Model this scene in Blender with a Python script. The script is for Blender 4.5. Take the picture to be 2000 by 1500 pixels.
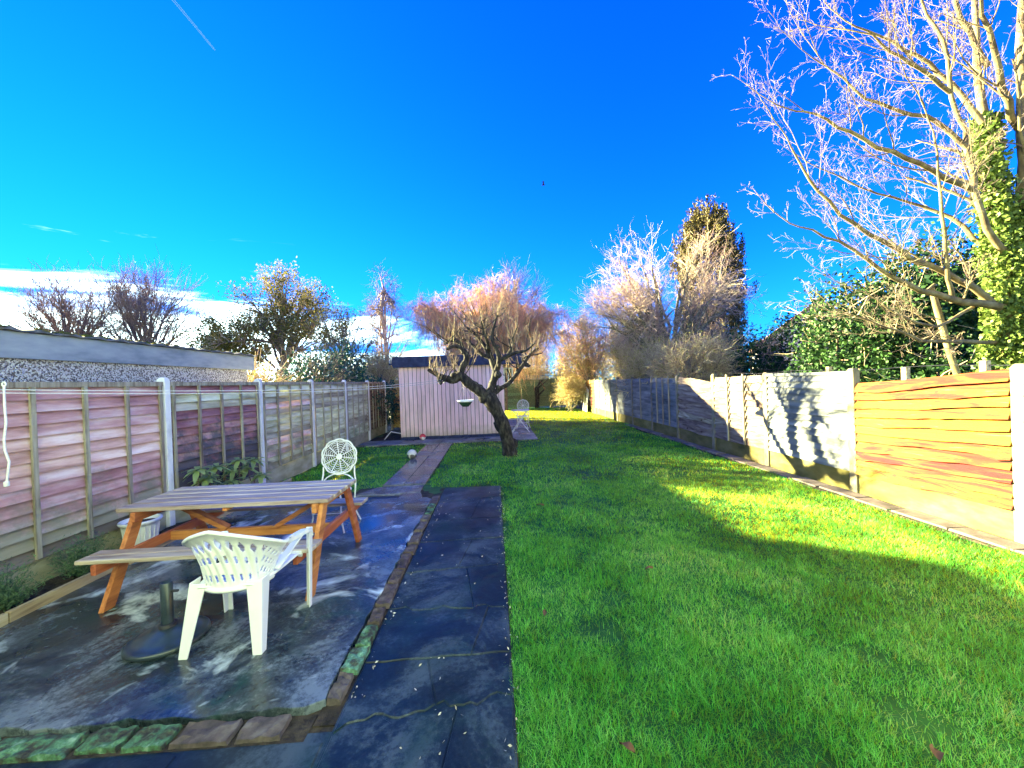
import bpy, math, random
import numpy as np
from mathutils import Matrix, Vector
rad = math.radians
S = bpy.context.scene
for o in list(bpy.data.objects): bpy.data.objects.remove(o)
COL = S.collection

# ------------------------------------------------------------------ camera
FPX, EYE = 760.0, 1.7
def basis(yaw, pitch, roll):
    y, p, r = rad(yaw), rad(pitch), rad(roll)
    f = np.array([math.sin(y)*math.cos(p), math.cos(y)*math.cos(p), math.sin(p)])
    rt = np.array([math.cos(y), -math.sin(y), 0.0]); up = np.cross(rt, f)
    return f, rt*math.cos(r)-up*math.sin(r), rt*math.sin(r)+up*math.cos(r)
CF, CR, CU = basis(2.637, -0.37, 2.0)
cam = bpy.data.cameras.new('camera'); camo = bpy.data.objects.new('camera', cam); COL.objects.link(camo)
cam.sensor_width = 36; cam.lens = FPX/2000*36; cam.clip_end = 2000; cam.clip_start = 0.05
m = Matrix.Identity(4)
for i in range(3): m[i][0] = CR[i]; m[i][1] = CU[i]; m[i][2] = -CF[i]
m[2][3] = EYE
camo.matrix_world = m; S.camera = camo
def ray(px, py): return CF*FPX + CR*(px-1000) + CU*(750-py)
def G(px, py, z=0.0):
    d = ray(px, py); t = (z-EYE)/d[2]; return np.array([d[0]*t, d[1]*t, z])
def at(px, py, Y):
    d = ray(px, py); t = Y/d[1]; return np.array([d[0]*t, Y, EYE+d[2]*t])
S.render.resolution_x, S.render.resolution_y = 1024, 768

# ------------------------------------------------------------------ sky, sun, exposure
SKY_SAT, SKY_TINT, SKY_CLIP = 1.25, (.011, .128, .35), (.11, .95, 4.0)
SUN_EL, SUN_AZ = 13.5, 60.0          # elevation, degrees to the left of the garden axis (+Y)
W = bpy.data.worlds.new('World'); S.world = W; W.use_nodes = True
nt = W.node_tree; nt.nodes.clear()
def N(t, typ, **k):
    n = t.nodes.new(typ)
    for a, b in k.items(): setattr(n, a, b)
    return n
def math_(t, op, a, b=None, clamp=False):
    n = N(t, 'ShaderNodeMath', operation=op, use_clamp=clamp)
    for i, v in enumerate((a, b)):
        if v is None: continue
        if isinstance(v, (int, float)): n.inputs[i].default_value = v
        else: t.links.new(v, n.inputs[i])
    return n.outputs[0]
def ramp(t, fac, stops, interp='LINEAR'):
    n = N(t, 'ShaderNodeValToRGB'); cr = n.color_ramp; cr.interpolation = interp
    while len(cr.elements) > len(stops): cr.elements.remove(cr.elements[-1])
    while len(cr.elements) < len(stops): cr.elements.new(1)
    for e, (p, c) in zip(cr.elements, stops):
        e.position = p; e.color = (*c, 1) if len(c) == 3 else c
    t.links.new(fac, n.inputs[0]); return n.outputs[0]
def mixc(t, fac, a, b, blend='MIX'):
    n = N(t, 'ShaderNodeMix', data_type='RGBA', blend_type=blend)
    for sock, v in ((n.inputs[0], fac), (n.inputs[6], a), (n.inputs[7], b)):
        if isinstance(v, (int, float)): sock.default_value = v
        elif isinstance(v, tuple): sock.default_value = (*v, 1)
        else: t.links.new(v, sock)
    return n.outputs[2]
sky = N(nt, 'ShaderNodeTexSky', sky_type='NISHITA', sun_disc=False)
sky.sun_elevation = rad(SUN_EL); sky.sun_rotation = rad(-SUN_AZ); sky.altitude = 60
sky.air_density = 1.0; sky.dust_density = 0.0; sky.ozone_density = 3.0
hs = N(nt, 'ShaderNodeHueSaturation'); hs.inputs['Saturation'].default_value = SKY_SAT
nt.links.new(sky.outputs[0], hs.inputs['Color'])
def softclip(c, k):                       # film-like shoulder so that the glow round the sun keeps its colour
    s_ = N(nt, 'ShaderNodeSeparateColor'); nt.links.new(c, s_.inputs[0]); o_ = N(nt, 'ShaderNodeCombineColor')
    for i in range(3):
        nt.links.new(math_(nt, 'DIVIDE', s_.outputs[i], math_(nt, 'ADD', math_(nt, 'DIVIDE', s_.outputs[i], k[i]), 1.0)), o_.inputs[i])
    return o_.outputs[0]
gm = N(nt, 'ShaderNodeGamma'); gm.inputs[1].default_value = 1.4; nt.links.new(hs.outputs[0], gm.inputs[0])
skyb = softclip(mixc(nt, 1.0, gm.outputs[0], SKY_TINT, 'MULTIPLY'), SKY_CLIP)
tc = N(nt, 'ShaderNodeTexCoord'); sp = N(nt, 'ShaderNodeSeparateXYZ'); nt.links.new(tc.outputs['Generated'], sp.inputs[0])
mp = N(nt, 'ShaderNodeMapping'); mp.inputs['Location'].default_value = (.3, .9, 0.0); mp.inputs['Scale'].default_value = (2.3, 2.3, 15.0)
mp.inputs['Rotation'].default_value = (0, rad(7), 0); nt.links.new(tc.outputs['Generated'], mp.inputs[0])
nz = N(nt, 'ShaderNodeTexNoise'); nz.inputs['Scale'].default_value = 1.25; nz.inputs['Detail'].default_value = 8
nz.inputs['Roughness'].default_value = 0.6; nz.inputs['Distortion'].default_value = 0.7
nt.links.new(mp.outputs[0], nz.inputs['Vector'])
# cloud cover: a low bank on the sun's side of the sky, thinning upwards and away from the sun
band = ramp(nt, sp.outputs[2], [(0.0, (.9, .9, .9)), (0.13, (1, 1, 1)), (0.19, (.6, .6, .6)), (0.27, (.12, .12, .12)), (.34, (0, 0, 0))])
sunside = math_(nt, 'ADD', math_(nt, 'MULTIPLY', sp.outputs[0], -math.sin(rad(SUN_AZ))), math_(nt, 'MULTIPLY', sp.outputs[1], math.cos(rad(SUN_AZ))))
side = ramp(nt, sunside, [(0.40, (.0, .0, .0)), (0.72, (.66, .66, .66)), (0.9, (1, 1, 1))])
cover = math_(nt, 'MULTIPLY', band, side)
cm = math_(nt, 'ADD', nz.outputs['Fac'], math_(nt, 'MULTIPLY', cover, 0.42))
cmask = ramp(nt, cm, [(0.69, (0, 0, 0)), (0.93, (1, 1, 1))], 'EASE')
cmask = math_(nt, 'MULTIPLY', cmask, math_(nt, 'MINIMUM', math_(nt, 'MULTIPLY', cover, 3.5), 1.0))
CLOUD = 7.0
skyc = mixc(nt, cmask, skyb, (CLOUD*.72, CLOUD*.98, CLOUD))
bg = N(nt, 'ShaderNodeBackground'); bg.inputs[1].default_value = 0.11
nt.links.new(skyc, bg.inputs[0])
wo = N(nt, 'ShaderNodeOutputWorld'); nt.links.new(bg.outputs[0], wo.inputs[0])
sl = bpy.data.lights.new('sun', 'SUN'); sl.energy = 4.4; sl.angle = rad(0.6); sl.color = (1.0, 0.90, 0.48)
so = bpy.data.objects.new('sun', sl); COL.objects.link(so)
sd = Vector((-math.sin(rad(SUN_AZ))*math.cos(rad(SUN_EL)), math.cos(rad(SUN_AZ))*math.cos(rad(SUN_EL)), math.sin(rad(SUN_EL))))
so.rotation_euler = sd.to_track_quat('Z', 'Y').to_euler(); so.location = (-20, 12, 12)
S.view_settings.view_transform = 'Standard'; S.view_settings.look = 'None'
S.view_settings.exposure = 4.15; S.view_settings.gamma = 1; S.view_settings.use_curve_mapping = False
S.render.engine = 'CYCLES'

# ------------------------------------------------------------------ materials
def newmat(name):
    mt = bpy.data.materials.new(name); mt.use_nodes = True
    t = mt.node_tree; b = t.nodes['Principled BSDF']
    return mt, t, b
def coords(t, scale=(1, 1, 1), rnd=True, world=False):
    c = N(t, 'ShaderNodeTexCoord'); v = c.outputs['Object']
    if world:
        g = N(t, 'ShaderNodeNewGeometry'); v = g.outputs['Position']
    if rnd:
        oi = N(t, 'ShaderNodeObjectInfo'); ad = N(t, 'ShaderNodeVectorMath', operation='ADD')
        mu = math_(t, 'MULTIPLY', oi.outputs['Random'], 37.0)
        t.links.new(v, ad.inputs[0]); t.links.new(mu, ad.inputs[1]); v = ad.outputs[0]
    mpn = N(t, 'ShaderNodeMapping'); mpn.inputs['Scale'].default_value = scale
    t.links.new(v, mpn.inputs[0]); return mpn.outputs[0]
def noise(t, v, scale, detail=5, rough=.55, dist=0):
    n = N(t, 'ShaderNodeTexNoise'); n.inputs['Scale'].default_value = scale; n.inputs['Detail'].default_value = detail
    n.inputs['Roughness'].default_value = rough; n.inputs['Distortion'].default_value = dist
    t.links.new(v, n.inputs['Vector']); return n.outputs['Fac']
def bump(t, b, h, strength=.4, dist=.01):
    n = N(t, 'ShaderNodeBump'); n.inputs['Strength'].default_value = strength; n.inputs['Distance'].default_value = dist
    t.links.new(h, n.inputs['Height']); t.links.new(n.outputs[0], b.inputs['Normal'])
def mat(name, cols, scale=6, stretch=(1, 1, 1), rough=.75, bmp=.35, bd=.006, rnd=.25, spec=.3, dist=0, fine=60, isl=False, world=False, dirt_shade=None, knots=0):
    """noise-mixed colours along a ramp; each object (or island) also shifted in value"""
    mt, t, b = newmat(name)
    v = coords(t, stretch, world=world, rnd=not world)
    f = noise(t, v, scale, 6, .6, dist)
    n = len(cols)
    c = ramp(t, f, [(.3+.4*i/max(1, n-1), cc) for i, cc in enumerate(cols)])
    if dirt_shade:                                  # algae and splash dirt creeping up from the ground (painted shade on maroon slats), broken by noise
        gp = N(t, 'ShaderNodeNewGeometry').outputs['Position']; sx = N(t, 'ShaderNodeSeparateXYZ'); t.links.new(gp, sx.inputs[0])
        dn = noise(t, gp, 3.5, 5, .65); hz = math_(t, 'SUBTRACT', math_(t, 'MULTIPLY', dn, dirt_shade[1]*2), sx.outputs[2])
        c = mixc(t, math_(t, 'MULTIPLY', ramp(t, hz, [(.0, (0, 0, 0)), (.45, (1, 1, 1))]), .75), c, dirt_shade[0])
    if knots:                                 # dark knots and nail rust
        kv = N(t, 'ShaderNodeTexVoronoi'); kv.inputs['Scale'].default_value = knots; km = N(t, 'ShaderNodeMapping'); km.inputs['Scale'].default_value = (.2, .55, 1.0)
        t.links.new(coords(t), km.inputs[0]); t.links.new(km.outputs[0], kv.inputs['Vector'])
        c = mixc(t, ramp(t, kv.outputs['Distance'], [(.05, (1, 1, 1)), (.12, (.25, .25, .25)), (.2, (0, 0, 0))]), c, (.05, .016, .006))
    if isl: r = N(t, 'ShaderNodeNewGeometry').outputs['Random Per Island']
    else: r = N(t, 'ShaderNodeObjectInfo').outputs['Random']
    hv = N(t, 'ShaderNodeHueSaturation'); t.links.new(c, hv.inputs['Color'])
    t.links.new(math_(t, 'ADD', math_(t, 'MULTIPLY', r, 2*rnd), 1-rnd), hv.inputs['Value'])
    t.links.new(math_(t, 'ADD', math_(t, 'MULTIPLY', r, .05*rnd*4), .5-.025*rnd*4), hv.inputs['Hue'])
    t.links.new(hv.outputs[0], b.inputs['Base Color'])
    b.inputs['Roughness'].default_value = rough; b.inputs['Specular IOR Level'].default_value = spec
    if bmp:
        f2 = noise(t, v, fine, 3, .6); h = math_(t, 'ADD', f, math_(t, 'MULTIPLY', f2, .4)); bump(t, b, h, bmp, bd)
    return mt
def leafmat(name, c1, c2, rough=.5, trans=.25, spec=.4):
    mt, t, b = newmat(name)
    r = N(t, 'ShaderNodeNewGeometry').outputs['Random Per Island']
    c = ramp(t, r, [(0, c1), (1, c2)])
    t.links.new(c, b.inputs['Base Color']); b.inputs['Roughness'].default_value = rough
    b.inputs['Specular IOR Level'].default_value = spec
    tr = N(t, 'ShaderNodeBsdfTranslucent'); t.links.new(c, tr.inputs[0])
    mx = N(t, 'ShaderNodeMixShader'); mx.inputs[0].default_value = trans
    t.links.new(b.outputs[0], mx.inputs[1]); t.links.new(tr.outputs[0], mx.inputs[2])
    t.links.new(mx.outputs[0], t.nodes['Material Output'].inputs[0]); return mt

M = {}
WY = (7, .6, 7); WX = (.6, 7, 7); WZ = (7, 7, .6)      # grain along y, x, z
M['red_slat'] = mat('reddish_lapped_slat', [(.30, .13, .12), (.56, .32, .30), (.76, .60, .57)], 1.6, (5, .8, 5), .8, .4, .004, .3, dirt_shade=((.16, .19, .11), .85))
M['green_slat'] = mat('algae_weathered_slat', [(.20, .17, .11), (.46, .44, .28), (.70, .68, .52)], 1.6, (5, .8, 5), .85, .5, .004, .3, dirt_shade=((.12, .15, .07), .6))
M['maroon_slat'] = mat('maroon_shaded_slat', [(.16, .06, .06), (.38, .18, .17), (.55, .36, .33)], 1.6, (5, .8, 5), .8, .4, .004, .3, dirt_shade=((.02, .06, .07), 1.25))  # dark teal shade on the lower panel painted into the slat colour
M['brown_slat'] = mat('dark_brown_slat', [(.05, .03, .02), (.16, .10, .06), (.30, .22, .12)], 3, WY, .85, .5, .004, .3)
M['orange_board'] = mat('orange_waney_board', [(.02, .005, .002), (.06, .014, .003), (.15, .030, .003), (.21, .068, .004), (.24, .115, .006), (.29, .20, .05)], 1.9, (7, .8, 7), .75, .9, .008, .38, dist=1.4, knots=5)
M['silver_board'] = mat('silvered_board', [(.045, .052, .054), (.125, .138, .14), (.21, .22, .215)], 1.6, (5, .8, 5), .8, .5, .005, .2)
M['brown_board'] = mat('silver_brown_waney_board', [(.06, .035, .02), (.20, .155, .11), (.34, .29, .22)], 1.6, (6, .7, 6), .8, .8, .008, .3, dist=1.2, knots=5)
M['green_board'] = mat('green_stained_board', [(.04, .05, .03), (.14, .19, .09), (.26, .30, .16)], 3, WX, .85, .5, .005, .3)
M['sunlit_amber_slat'] = mat('sunlit_amber_slat', [(.20, .09, .03), (.50, .30, .10), (.60, .42, .2)], 3, WX, .8, .5, .004, .25)  # warm sunlight on the return panel painted in as amber
M['concrete_post'] = mat('concrete_post', [(.30, .29, .26), (.52, .50, .44), (.62, .60, .54)], 9, (1, 1, .6), .9, .4, .004, .12)
M['sage_bounce'] = mat('pale_sage_bounce_wall', [(.44, .60, .52), (.54, .72, .63)], 3, (1, 1, 1), .9, .2, .003, .02)  # unseen house wall, colour chosen for the tint of its bounced light
M['white_post'] = mat('pale_concrete_post', [(.50, .50, .48), (.72, .72, .70), (.78, .78, .76)], 7, (1, 1, .5), .85, .3, .003, .06)
M['gravel_board'] = mat('concrete_gravel_board', [(.16, .17, .09), (.32, .30, .18), (.44, .41, .29)], 4, (1, .6, 1.4), .9, .4, .004, .12)
M['yellowish_board'] = mat('yellowish_gravel_board', [(.06, .06, .015), (.13, .115, .03), (.20, .17, .07)], 3, (1, .6, 1.4), .9, .5, .004, .12)  # yellowish concrete tone for the right-hand boards
M['lichen_post'] = mat('lichen_concrete_post', [(.10, .095, .055), (.19, .17, .11), (.26, .235, .17)], 7, (1, 1, .6), .9, .5, .004, .12)
M['batten'] = mat('weathered_batten', [(.12, .09, .06), (.30, .26, .19), (.40, .36, .28)], 4, WZ, .85, .4, .004, .2)
M['plank'] = mat('weathered_table_plank', [(.16, .10, .075), (.40, .31, .25), (.54, .46, .39)], 3.2, WX, .45, .4, .003, .14, spec=.45)
M['table_wood'] = mat('orange_stained_timber', [(.24, .07, .03), (.48, .16, .055), (.58, .24, .09)], 3, WY, .6, .3, .003, .15)
M['table_wood_x'] = mat('orange_stained_rail', [(.22, .06, .03), (.44, .15, .055), (.52, .21, .09)], 3, WX, .6, .3, .003, .15)
M['pink'] = mat('pink_painted_board', [(.56, .42, .34), (.78, .53, .50), (.82, .60, .58)], 2.2, (2, 2, .5), .6, .15, .002, .06, dirt_shade=((.34, .30, .16), .42))
M['navy'] = mat('dark_felt', [(.008, .013, .03), (.018, .028, .07), (.04, .055, .10)], 5, (1, 1, 1), .7, .3, .004, .1)
M['felt'] = mat('roof_felt', [(.05, .06, .07), (.11, .12, .13), (.2, .2, .2)], 8, (1, 1, 1), .9, .4, .004, .1)
M['grey_fascia'] = mat('grey_painted_fascia', [(.16, .20, .24), (.28, .32, .36), (.36, .40, .43)], 2, (1, 1, 3), .6, .2, .003, .05)
M['white_paint'] = mat('white_paint', [(.70, .70, .69), (.80, .80, .79)], 5, (1, 1, 1), .4, .08, .001, .03, spec=.5)
M['white_plastic'] = mat('white_plastic', [(.74, .74, .73), (.82, .82, .81)], 4, (1, 1, 1), .35, .03, .001, .02, spec=.5)
M['white_metal'] = mat('white_painted_metal', [(.66, .65, .62), (.82, .81, .79)], 30, (1, 1, 1), .4, .1, .001, .03, spec=.5)
M['black_base'] = mat('dark_resin', [(.012, .02, .028), (.03, .045, .055), (.05, .07, .08)], 8, (1, 1, 1), .32, .15, .002, .1, spec=.6)
M['iron'] = mat('dark_iron', [(.010, .012, .018), (.03, .03, .04)], 20, (1, 1, 1), .45, .3, .002, .1)
M['soil'] = mat('soil', [(.015, .012, .010), (.045, .035, .025), (.08, .06, .04)], 14, (1, 1, 1), .95, .9, .03, .1)
M['edge_timber'] = mat('edging_timber', [(.20, .14, .08), (.42, .32, .18), (.5, .42, .28)], 3, WY, .8, .4, .004, .15)
M['bark_dark'] = mat('apple_bark', [(.006, .005, .006), (.018, .015, .014), (.05, .045, .032), (.11, .10, .07)], 16, (1, 1, .45), .9, 1.0, .025, .1, fine=40, world=True)
M['bark_lit'] = mat('mossy_limb_bark', [(.05, .045, .03), (.17, .15, .09), (.32, .29, .17)], 18, (1, 1, 1), .9, .8, .012, .1, world=True)
M['twig_gold'] = mat('golden_twig', [(.46, .33, .17), (.62, .49, .28)], 2, (1, 1, 1), .7, 0, 0, .3, isl=True, world=True)
M['twig_orange'] = mat('orange_twig', [(.52, .25, .13), (.62, .36, .20), (.60, .46, .26)], .6, (1, 1, 1), .7, 0, 0, .3, isl=True, world=True)
M['twig_pink'] = mat('pinkish_twig', [(.12, .08, .07), (.20, .15, .11), (.22, .18, .11)], .8, (1, 1, 1), .7, 0, 0, .3, isl=True, world=True)
M['twig_rose'] = mat('rosy_twig', [(.40, .25, .21), (.50, .37, .27), (.52, .43, .25)], .6, (1, 1, 1), .7, 0, 0, .3, isl=True, world=True)
M['twig_brown'] = mat('brown_twig', [(.20, .14, .11), (.32, .23, .18)], 2, (1, 1, 1), .8, 0, 0, .3, isl=True, world=True)
M['bark_pale'] = mat('pale_yellow_bark', [(.07, .05, .03), (.17, .13, .06), (.27, .22, .11)], 8, (1, 1, .6), .85, .6, .008, .1, world=True)
M['bark_brown'] = mat('brown_bark', [(.06, .045, .035), (.15, .11, .085), (.24, .18, .13)], 10, (1, 1, .5), .9, .6, .01, .1, world=True)
M['bark_birch'] = mat('birch_bark', [(.18, .12, .09), (.42, .30, .24), (.55, .45, .38)], 4, (1, 1, 2), .8, .3, .004, .1, world=True)
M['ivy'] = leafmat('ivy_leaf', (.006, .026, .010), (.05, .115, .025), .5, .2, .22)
M['ivy_lit'] = leafmat('sunlit_trunk_ivy_leaf', (.05, .10, .018), (.20, .26, .055), .5, .25, .25)  # brighter ivy copy, sunlight painted into the leaf colour
M['teal_leaf'] = leafmat('dark_evergreen_leaf', (.008, .045, .030), (.025, .11, .06), .4, .12, .5)
M['conifer'] = leafmat('conifer_spray', (.045, .038, .010), (.17, .135, .035), .6, .1, .2)
M['yellow_leaf'] = leafmat('yellow_green_leaf', (.10, .12, .025), (.24, .19, .045), .7, .35, .1)
M['lime_leaf'] = leafmat('lime_hedge_leaf', (.26, .26, .06), (.50, .44, .12), .6, .35, .2)
M['fern'] = leafmat('feathery_leaf', (.07, .14, .07), (.16, .26, .13), .6, .3, .2)
M['rosette'] = leafmat('rosette_leaf', (.20, .32, .08), (.45, .55, .25), .4, .35, .4)
M['dead_leaf'] = leafmat('dead_leaf', (.10, .035, .018), (.24, .12, .05), .7, .1, .2)
M['petal'] = leafmat('pale_litter', (.35, .30, .22), (.62, .58, .50), .7, .1, .2)
M['rope'] = mat('white_rope', [(.6, .6, .58), (.78, .78, .76)], 60, (1, 1, 1), .6, .3, .002, .05)
M['moss'] = mat('mossy_brick', [(.030, .026, .026), (.06, .07, .05), (.10, .24, .14), (.30, .46, .34)], 15, (1, 1, 1), .85, .9, .02, .25)
M['old_brick'] = mat('old_brown_brick', [(.035, .03, .03), (.10, .075, .07), (.18, .15, .13)], 10, (1, 1, 1), .85, .8, .015, .25)
M['edging_stone'] = mat('edging_stone', [(.06, .05, .045), (.14, .11, .10), (.22, .18, .15)], 6, (1, 1, 1), .8, .5, .006, .2)
M['house_wall'] = mat('rendered_wall', [(.40, .38, .36), (.6, .58, .55)], 3, (1, 1, 1), .9, .2, .003, .1)
M['roof_tile'] = mat('brown_roof_tile', [(.16, .08, .06), (.34, .2, .15)], 5, (1, 1, 1), .85, .4, .01, .2)
M['red_plastic'] = mat('red_plastic', [(.5, .02, .03), (.62, .05, .05)], 4, (1, 1, 1), .35, .05, .001, .05, spec=.5)
M['basket'] = mat('basket_liner', [(.01, .035, .02), (.03, .08, .05)], 12, (1, 1, 1), .8, .6, .01, .1)

def slabmat(name, dark, mid, pale, wet_lo=.08, wet_hi=.55, algae=(.02, .07, .03), sky_sheen=.0, tint=.1, spec=.5):
    """wet slab: stained concrete whose gloss follows the water lying on it"""
    mt, t, b = newmat(name)
    v = coords(t, (1, 1, 1), rnd=False, world=True)
    a = noise(t, v, 1.7, 9, .70, .6); g = noise(t, v, 34, 6, .75); w = noise(t, v, .85, 4, .5, .3)
    c = ramp(t, math_(t, 'ADD', math_(t, 'MULTIPLY', a, .72), math_(t, 'MULTIPLY', g, .28)), [(.43, dark), (.5, mid), (.58, pale)])
    al = noise(t, v, 2.1, 6, .65, .8)
    c = mixc(t, ramp(t, al, [(.52, (0, 0, 0)), (.70, (.75, .75, .75))]), c, algae)
    if sky_sheen:
        pn = noise(t, v, 1.9, 5, .6, .5)
        c = mixc(t, math_(t, 'MULTIPLY', ramp(t, pn, [(.56, (0, 0, 0)), (.66, (1, 1, 1))]), sky_sheen), c, (.60, .68, .68))  # pale sky reflections on wet concrete painted into the colour
    oi = N(t, 'ShaderNodeObjectInfo').outputs['Random']
    hv = N(t, 'ShaderNodeHueSaturation'); t.links.new(c, hv.inputs['Color'])
    t.links.new(math_(t, 'ADD', math_(t, 'MULTIPLY', oi, 2*tint), 1-tint), hv.inputs['Value'])
    t.links.new(hv.outputs[0], b.inputs['Base Color'])
    r = ramp(t, w, [(.40, (wet_lo,)*3), (.62, (wet_hi,)*3)])
    t.links.new(math_(t, 'ADD', r, math_(t, 'MULTIPLY', g, .08)), b.inputs['Roughness'])
    b.inputs['Specular IOR Level'].default_value = spec
    dry = ramp(t, w, [(.40, (.12, .12, .12)), (.6, (1, 1, 1))])
    bump(t, b, math_(t, 'MULTIPLY', math_(t, 'ADD', g, math_(t, 'MULTIPLY', a, 2)), dry), .5, .006)
    return mt
M['patio'] = slabmat('wet_patio_concrete', (.010, .017, .022), (.036, .05, .06), (.14, .17, .19), .05, .42, (.012, .06, .048), .95)
M['path_slab'] = slabmat('damp_dark_paving', (.004, .009, .014), (.011, .021, .030), (.05, .07, .082), .34, .6, (.010, .034, .026), spec=.28)
M['walk_slab'] = slabmat('wet_walk_paving', (.06, .065, .07), (.12, .125, .13), (.20, .20, .20), .07, .25, (.07, .09, .08), tint=.2)
M['deck_slab'] = slabmat('grey_shed_paving', (.05, .06, .07), (.13, .14, .15), (.26, .27, .28), .2, .5, (.05, .07, .05), tint=.2)

def lawnmat(name, c1, c2, c3, isl=True):
    mt, t, b = newmat(name)
    v = coords(t, (1, 1, 1), rnd=False, world=True)
    a = noise(t, v, .9, 5, .6, .3); f = noise(t, v, 7, 4, .6)
    k = math_(t, 'ADD', math_(t, 'MULTIPLY', a, .80), math_(t, 'MULTIPLY', f, .30))
    k = math_(t, 'SUBTRACT', k, .15)
    if isl:
        k = math_(t, 'ADD', k, math_(t, 'MULTIPLY', N(t, 'ShaderNodeNewGeometry').outputs['Random Per Island'], .3))
    else: k = math_(t, 'ADD', k, .08)
    c = ramp(t, k, [(.34, c1), (.52, c2), (.70, c3), (.84, (.42, .66, .26))]) if isl else ramp(t, k, [(.36, c1), (.55, c2), (.78, c3)])
    t.links.new(c, b.inputs['Base Color']); b.inputs['Roughness'].default_value = .55; b.inputs['Specular IOR Level'].default_value = .18
    if isl:
        tr = N(t, 'ShaderNodeBsdfTranslucent'); t.links.new(mixc(t, 1.0, mixc(t, .5, c, (.16, .22, .02)), (6.2, 1.5, .12), 'MULTIPLY'), tr.inputs[0])
        mx = N(t, 'ShaderNodeMixShader'); mx.inputs[0].default_value = .45
        t.links.new(b.outputs[0], mx.inputs[1]); t.links.new(tr.outputs[0], mx.inputs[2])
        t.links.new(mx.outputs[0], t.nodes['Material Output'].inputs[0])
    else: bump(t, b, f, .8, .02)
    return mt
M['grass'] = lawnmat('grass_blade', (.016, .17, .02), (.032, .46, .045), (.16, .66, .16))
M['turf'] = lawnmat('turf', (.014, .05, .006), (.03, .11, .010), (.06, .17, .02), False)
M['far_ground'] = mat('rough_ground', [(.04, .05, .02), (.10, .11, .05), (.16, .15, .08)], .4, (1, 1, 1), .95, .5, .05, .05, world=True)

def pebbledash():
    mt, t, b = newmat('pebbledash'); v = coords(t, (1, 1, 1), rnd=False)
    vo = N(t, 'ShaderNodeTexVoronoi'); vo.inputs['Scale'].default_value = 66; t.links.new(v, vo.inputs['Vector'])
    c = ramp(t, N_sep(t, vo.outputs['Color']), [(.0, (.16, .14, .13)), (.35, (.42, .38, .35)), (.55, (.72, .70, .67)), (1, (.80, .79, .77))], 'CONSTANT')
    t.links.new(c, b.inputs['Base Color']); b.inputs['Roughness'].default_value = .9
    bump(t, b, math_(t, 'SUBTRACT', 1.0, vo.outputs['Distance']), 1.0, .02); return mt
def N_sep(t, c):
    n = N(t, 'ShaderNodeSeparateColor'); t.links.new(c, n.inputs[0]); return n.outputs[0]
M['pebble'] = pebbledash()
def brickmat():
    mt, t, b = newmat('red_brick'); c = N(t, 'ShaderNodeTexCoord'); mpn = N(t, 'ShaderNodeMapping')
    mpn.inputs['Rotation'].default_value = (rad(90), 0, 0); t.links.new(c.outputs['Object'], mpn.inputs[0])
    br = N(t, 'ShaderNodeTexBrick'); br.inputs['Scale'].default_value = 1
    br.inputs['Brick Width'].default_value = .225; br.inputs['Row Height'].default_value = .075; br.inputs['Mortar Size'].default_value = .008
    br.inputs['Color1'].default_value = (.34, .06, .045, 1); br.inputs['Color2'].default_value = (.22, .04, .035, 1); br.inputs['Mortar'].default_value = (.4, .36, .32, 1)
    t.links.new(mpn.outputs[0], br.inputs['Vector']); t.links.new(br.outputs['Color'], b.inputs['Base Color']); b.inputs['Roughness'].default_value = .85
    return mt
M['brick'] = brickmat()
def glassmat():
    mt, t, b = newmat('dark_window_glass'); b.inputs['Base Color'].default_value = (.03, .035, .04, 1); b.inputs['Roughness'].default_value = .05; return mt
M['glass'] = glassmat()
def vapour():
    mt, t, b = newmat('vapour'); b.inputs['Base Color'].default_value = (.8, .8, .8, 1); tr = N(t, 'ShaderNodeBsdfTransparent'); mx = N(t, 'ShaderNodeMixShader'); mx.inputs[0].default_value = .012
    t.links.new(tr.outputs[0], mx.inputs[1]); t.links.new(b.outputs[0], mx.inputs[2]); t.links.new(mx.outputs[0], t.nodes['Material Output'].inputs[0]); return mt
M['vapour'] = vapour()
def ballmat(name, c1, c2):
    mt, t, b = newmat(name); v = coords(t, (1, 1, 1), rnd=False)
    vo = N(t, 'ShaderNodeTexVoronoi'); vo.inputs['Scale'].default_value = 9; t.links.new(v, vo.inputs['Vector'])
    c = ramp(t, N_sep(t, vo.outputs['Color']), [(0, c2), (.26, c1)], 'CONSTANT'); t.links.new(c, b.inputs['Base Color']); b.inputs['Roughness'].default_value = .5; return mt
M['football'] = ballmat('football_panels', (.62, .60, .52), (.12, .11, .09))
M['playball'] = ballmat('play_ball', (.6, .04, .05), (.7, .66, .64))

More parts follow.
